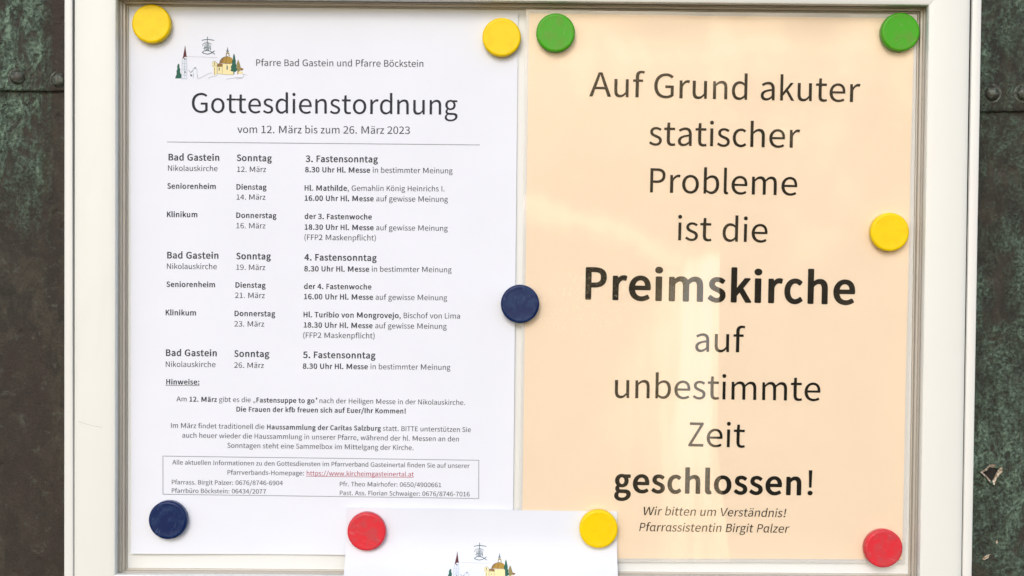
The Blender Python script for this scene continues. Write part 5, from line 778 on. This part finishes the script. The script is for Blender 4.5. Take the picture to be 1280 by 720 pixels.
STROKES = [
 ('teal', 8, [(508, 58), (508, 240)]), ('teal', 9, [(436, 108), (470, 98), (508, 94), (560, 99), (596, 106)]),
 ('teal', 6, [(445, 180), (452, 155), (480, 140), (508, 136), (540, 142), (562, 158)]),
 ('teal', 6, [(470, 170), (478, 235)]), ('teal', 6, [(548, 168), (546, 235)]), ('teal', 8, [(490, 150), (490, 210), (500, 235)]), ('teal', 8, [(524, 145), (530, 190), (520, 240)]),
 ('teal', 6, [(455, 215), (480, 200), (540, 205), (556, 222)]), ('teal', 5, [(496, 180), (530, 178)]),
 ('teal', 9, [(440, 268), (462, 246), (508, 236), (548, 248), (580, 268), (604, 286)]), ('teal', 9, [(440, 260), (462, 276), (508, 286), (550, 276), (575, 260), (600, 240)]),
 ('pale', 6, [(188, 352), (180, 610)]), ('pale', 6, [(244, 334), (246, 610)]), ('pale', 5, [(192, 410), (244, 408)]), ('pale', 5, [(200, 460), (236, 450)]),
 ('pale', 9, [(205, 385), (228, 380)]), ('pale', 9, [(200, 490), (235, 484)]), ('pale', 9, [(200, 560), (238, 566)]), ('pale', 5, [(180, 608), (250, 610)]), ('pale', 6, [(215, 400), (214, 600)]),
 ('slate', 5, [(270, 495), (296, 530), (318, 500)]), ('pale', 6, [(318, 520), (326, 480), (352, 458), (376, 490), (378, 560)]), ('pale', 6, [(330, 600), (330, 530)]), ('slate', 4, [(380, 600), (384, 560)]),
 ('grey', 3, [(248, 318), (400, 322), (640, 330)]), ('grey', 4, [(384, 612), (440, 585), (540, 532), (570, 530)]), ('grey', 4, [(518, 604), (560, 580), (610, 572), (632, 560)]),
 ('grey', 4, [(750, 612), (820, 598), (900, 585), (972, 582), (980, 560), (960, 540)]), ('grey', 4, [(880, 606), (960, 592)]), ('grey', 3, [(965, 540), (1026, 556)]),
 ('slate', 4, [(568, 404), (600, 372), (636, 404), (634, 545)]), ('slate', 4, [(566, 438), (632, 438)]), ('slate', 5, [(600, 460), (600, 556)]), ('olive', 4, [(640, 448), (704, 444)]),
 ('slate', 4, [(664, 402), (672, 368), (694, 338), (724, 320), (770, 312)]), ('slate', 3, [(700, 408), (838, 405)]), ('olive', 3, [(640, 540), (740, 548), (842, 552)]),
 ('brown', 4, [(706, 400), (716, 360), (736, 322)]), ('brown', 4, [(800, 402), (800, 350), (786, 320)]), ('slate', 3, [(700, 440), (700, 540)]),
]
def logo(x0, z0, x1, z1, fs, surf, parent):
    """crop units -> board mm, through two anchors"""
    def mp(p):
        u, v = p[0] / 1131, p[1] / 720
        return (x0 + (x1 - x0) * u, z0 + (z1 - z0) * v)
    V = []; F = []; MI = []
    for k, (c, poly) in enumerate(FILLS):
        pts = [mp(p) for p in poly]
        tri = tessellate_polygon([[Vector((x, z, 0)) for x, z in pts]])
        b0 = len(V)
        for x, z in pts:
            X, Y, Z = surf(x, z); V.append((X, Y - .06 - .006 * k, Z))
        for a, b, d in tri:
            A, B, C = pts[a], pts[b], pts[d]
            cr = (B[0] - A[0]) * (C[1] - A[1]) - (B[1] - A[1]) * (C[0] - A[0])
            F.append((b0 + a, b0 + b, b0 + d) if cr > 0 else (b0 + a, b0 + d, b0 + b)); MI.append(LK.index(c))
    for k, (c, w, pts) in enumerate(STROKES):
        f0 = len(F)
        stroke(V, F, [mp(p) for p in pts], w / 23.4 * fs, surf, .20 + .002 * k)
        MI += [LK.index(c)] * (len(F) - f0)
    mesh_obj('printed_emblem', V, F, [LM[k] for k in LK], parent, midx=MI)
logo(-193.72, 140.06, -145.65, 110.06, .95, left_surf, left_root)
logo(-43.0, -135.2, 5.0, -165.2, .9, lower_surf, lower_root)

# ------------------------------------------------------------------ laminating pouch over the cream notice
def mat_film():      # reflects at its outer face and at the loose inner faces of the pouch
    t = NT('laminate_film'); p = t.pos()
    warp = t.vmath('SCALE', t.vmath('SUBTRACT', t.n('ShaderNodeTexNoise').outputs[1], (.5, .5, .5)), sc=1.0)
    nz = t.n('ShaderNodeTexNoise'); t.put(nz.inputs['Vector'], p); nz.inputs['Scale'].default_value = .045; nz.inputs['Detail'].default_value = 5; nz.inputs['Roughness'].default_value = .62
    wv = t.vmath('SCALE', t.vmath('SUBTRACT', nz.outputs[1], (.5, .5, .5)), sc=34.0)
    q = t.vmath('ADD', p, wv)
    S = t.n('ShaderNodeSeparateXYZ'); t.put(S.inputs[0], q); x, z = S.outputs[0], S.outputs[2]
    S2 = t.n('ShaderNodeSeparateXYZ'); t.put(S2.inputs[0], p); xp, zp = S2.outputs[0], S2.outputs[2]
    # sharp right edge of the glare, set by where the tilt stops
    glare_edge = t.math('ADD', 108.4, t.math('MULTIPLY', t.math('MAXIMUM', t.math('SUBTRACT', -85.0, zp), 0.0), .13))
    lefte = t.math('SUBTRACT', 1.0, t.step(xp, t.math('SUBTRACT', glare_edge, .5), t.math('ADD', glare_edge, 1.2)))
    # broad glare patch, made by tilting the normals
    lb = t.math('ADD', 38.0, t.math('MULTIPLY', t.step(z, -60.0, 25.0), 46.0))
    m1 = t.math('MULTIPLY', t.step(x, t.math('SUBTRACT', lb, 30.0), t.math('ADD', lb, 22.0)), t.math('SUBTRACT', 1.0, t.step(z, 10.0, 40.0)))
    m1 = t.math('MULTIPLY', m1, lefte)
    streak = t.step(t.noise(t.pos((1000, 1000, 90)), .11, 3, .5), .35, .65)
    near = t.math('ADD', .50, t.math('MULTIPLY', t.step(xp, 50.0, 100.0), .5))
    m1 = t.math('MULTIPLY', m1, t.math('MULTIPLY', near, t.math('ADD', .72, t.math('MULTIPLY', streak, .28))))
    # glare band running down from the left edge, also from tilted normals
    band = t.math('ABSOLUTE', t.math('SUBTRACT', z, t.math('SUBTRACT', 50.0, t.math('MULTIPLY', x, .36))))
    m2 = t.math('MULTIPLY', t.math('SUBTRACT', 1.0, t.step(band, 0.0, 20.0)), t.math('SUBTRACT', 1.0, t.step(x, 85.0, 112.0)))
    grain = t.noise(p, .8, 4, .7)
    patch = t.math('MULTIPLY', t.math('SUBTRACT', 1.0, t.step(t.vm_len(q, (38, 0, -8)), 16.0, 40.0)), t.step(grain, .48, .62))
    m3 = t.math('MULTIPLY', t.step(t.noise(p, .02, 4, .6), .4, .75), .4)
    top = t.math('MULTIPLY', t.math('MULTIPLY', t.step(zp, 20, 60), t.math('SUBTRACT', 1.0, t.step(xp, 70.0, 130.0))), .2)
    M = t.math('MAXIMUM', t.math('MAXIMUM', m1, t.math('MULTIPLY', m2, .52)), t.math('MAXIMUM', t.math('MULTIPLY', patch, .5), t.math('MAXIMUM', m3, top)))
    M = t.math('MULTIPLY', M, t.math('ADD', .75, t.math('MULTIPLY', grain, .45)))
    tilt = t.math('SUBTRACT', t.math('MULTIPLY', M, .27), .150)  # normal tilt shaped so the sky's glare falls inside the mask
    g = t.n('ShaderNodeNewGeometry')
    cx = t.n('ShaderNodeCombineXYZ'); t.put(cx.inputs[2], tilt)
    nrm = t.vmath('NORMALIZE', t.vmath('ADD', g.outputs['Normal'], cx.outputs[0]))
    nrm = t.bump(t.noise(p, 1.6, 3), .10, .0005, nrm)
    gl = t.n('ShaderNodeBsdfGlossy'); gl.inputs['Roughness'].default_value = .16; t.put(gl.inputs['Normal'], nrm)
    tr = t.n('ShaderNodeBsdfTransparent'); tr.inputs[0].default_value = (.985, .985, .985, 1)
    df = t.n('ShaderNodeBsdfDiffuse'); df.inputs[0].default_value = (.8, .82, .8, 1)
    fr = t.n('ShaderNodeFresnel')            # a thin film: the same reflectance from both sides
    t.put(fr.inputs['IOR'], t.math('ADD', 1.55, t.math('MULTIPLY', g.outputs['Backfacing'], 1 / 1.55 - 1.55)))
    mx = t.n('ShaderNodeMixShader'); t.put(mx.inputs[0], t.math('MULTIPLY', fr.outputs[0], 1.9, clamp=True)); t.t.links.new(tr.outputs[0], mx.inputs[1]); t.t.links.new(gl.outputs[0], mx.inputs[2])
    m2_ = t.n('ShaderNodeMixShader'); m2_.inputs[0].default_value = .004; t.t.links.new(mx.outputs[0], m2_.inputs[1]); t.t.links.new(df.outputs[0], m2_.inputs[2])
    return t.done(m2_.outputs[0])
def _vm_len(s, a, c):
    x = s.n('ShaderNodeVectorMath', operation='DISTANCE'); s.put(x.inputs[0], s.vmath('MULTIPLY', a, (1, 0, 1))); s.put(x.inputs[1], c); return x.outputs['Value']
NT.vm_len = _vm_len
def film_surf(x, z):
    X, Y, Z = right_surf(x, z); return (X, Y - .30, Z)
def grid_single(name, corners, surf, mat, nx, nz, parent):
    TL, TR, BR, BL = [Vector(c) for c in corners]; V = []; F = []
    for j in range(nz + 1):
        for i in range(nx + 1):
            u, v = i / nx, j / nz
            q = (BL * (1 - u) + BR * u) * (1 - v) + (TL * (1 - u) + TR * u) * v
            V.append(surf(q.x, q.y))
    n = nx + 1
    for j in range(nz):
        for i in range(nx): a = j * n + i; F.append((a, a + 1, a + n + 1, a + n))
    return mesh_obj(name, V, F, mat, parent, smooth=True)
FC = [(1.4, 153.6), (214.4, 152.8), (212.6, -147.4), (-.1, -148.2)]
grid_single('laminate_film', FC, film_surf, mat_film(), 60, 84, right_root)
# the sealed margin of the pouch, clear film whitened to paint in its highlight
t = NT('sealed_pouch_edge')
_p = t.n('ShaderNodeMixShader'); _p.inputs[0].default_value = .68
_tr = t.n('ShaderNodeBsdfTransparent'); t.t.links.new(_tr.outputs[0], _p.inputs[1]); t.t.links.new(t.bsdf((.88, .88, .86), .3), _p.inputs[2])
M_SEAL = t.done(_p.outputs[0])
def seal():
    outer = FC; inner = [(3.1, 151.6), (212.9, 150.9), (210.8, -145.5), (1.7, -146.4)]
    V = []; F = []
    for k in range(4):
        a, b = Vector(outer[k]), Vector(outer[(k + 1) % 4]); c, d = Vector(inner[k]), Vector(inner[(k + 1) % 4])
        n = 40; b0 = len(V)
        for i in range(n + 1):
            u = i / n
            for q, w in ((a.lerp(b, u), 0), (c.lerp(d, u), 1)):
                X, Y, Z = right_surf(q.x, q.y); V.append((X, Y - .02, Z))
        for i in range(n): p_ = b0 + 2 * i; F.append((p_, p_ + 1, p_ + 3, p_ + 2))
    o = mesh_obj('pouch_margin', V, F, M_SEAL, right_root)
seal()

# ------------------------------------------------------------------ round magnets
def magnet_mesh(col):
    N = 64; V = []; F = []
    prof = [(r_, y_ * .74) for r_, y_ in ((9.2, 0.0), (10.1, -.15), (10.45, -.7), (10.5, -5.4), (10.25, -6.2), (9.75, -6.7), (9.1, -6.8), (8.7, -6.75), (8.2, -6.72), (6.0, -6.7), (3.0, -6.7))]
    for r, y in prof:
        for k in range(N):
            a = 2 * math.pi * k / N; V.append((r * math.cos(a) * MM, y * MM, r * math.sin(a) * MM))
    V.append((0, -6.7 * .74 * MM, 0)); V.append((0, 0, 0))
    L = len(prof)
    for j in range(L - 1):
        for k in range(N):
            a = j * N + k; b = j * N + (k + 1) % N; F.append((a, a + N, b + N, b))
    for k in range(N):
        F.append(((L - 1) * N + k, L * N, (L - 1) * N + (k + 1) % N)); F.append((k, (k + 1) % N, L * N + 1))
    me = bpy.data.meshes.new(col + '_magnet'); me.from_pydata(V, [], F); me.materials.append(COL[col])
    me.polygons.foreach_set('use_smooth', [True] * len(me.polygons)); me.update()
    bm = bmesh.new(); bm.from_mesh(me); bmesh.ops.recalc_face_normals(bm, faces=bm.faces); bm.to_mesh(me); bm.free()
    return me
MAG = {c: magnet_mesh(c) for c in COL}
GROUP = 'round magnets pinning the notices to the panel'
MAGNETS = [
 ('yellow', -201.57, 143.64, 'round yellow magnet on the top left corner of the white service timetable'),
 ('yellow', -11.74, 138.12, 'round yellow magnet on the top right corner of the white service timetable'),
 ('green', 17.46, 140.55, 'round green magnet on the top left corner of the cream closure notice'),
 ('green', 204.3, 142.75, 'round green magnet on the top right corner of the cream notice, touching the frame lining'),
 ('yellow', 200.36, 34.42, 'round yellow magnet halfway down the right edge of the cream notice'),
 ('blue', -.5, -6.48, 'scuffed dark blue magnet over the joint between the white and the cream notice'),
 ('blue', -191.63, -126.21, 'dark blue magnet on the bottom left corner of the white service timetable'),
 ('red', -83.02, -131.28, 'worn red magnet on the top left corner of the small lower sheet'),
 ('yellow', 43.42, -128.76, 'yellow magnet on the top right corner of the small lower sheet'),
 ('red', 199.35, -138.53, 'red magnet on the bottom right corner of the cream closure notice')]
for i, (c, x, z, lab) in enumerate(MAGNETS):
    o = link(bpy.data.objects.new('magnet', MAG[c]))
    if z < -120 and -100 < x < 60: y = lower_surf(x, z)[1]
    elif x < -5: y = left_surf(x, z)[1]
    else: y = right_surf(x, z)[1] - .3
    if i == 5: y = min(y, -2.6)
    o.location = Vector((x, y - .25, z)) * MM
    o.rotation_euler = (random.uniform(-.012, .012), random.uniform(0, 6), random.uniform(-.012, .012))
    o['label'] = lab; o['category'] = 'magnet'; o['group'] = GROUP
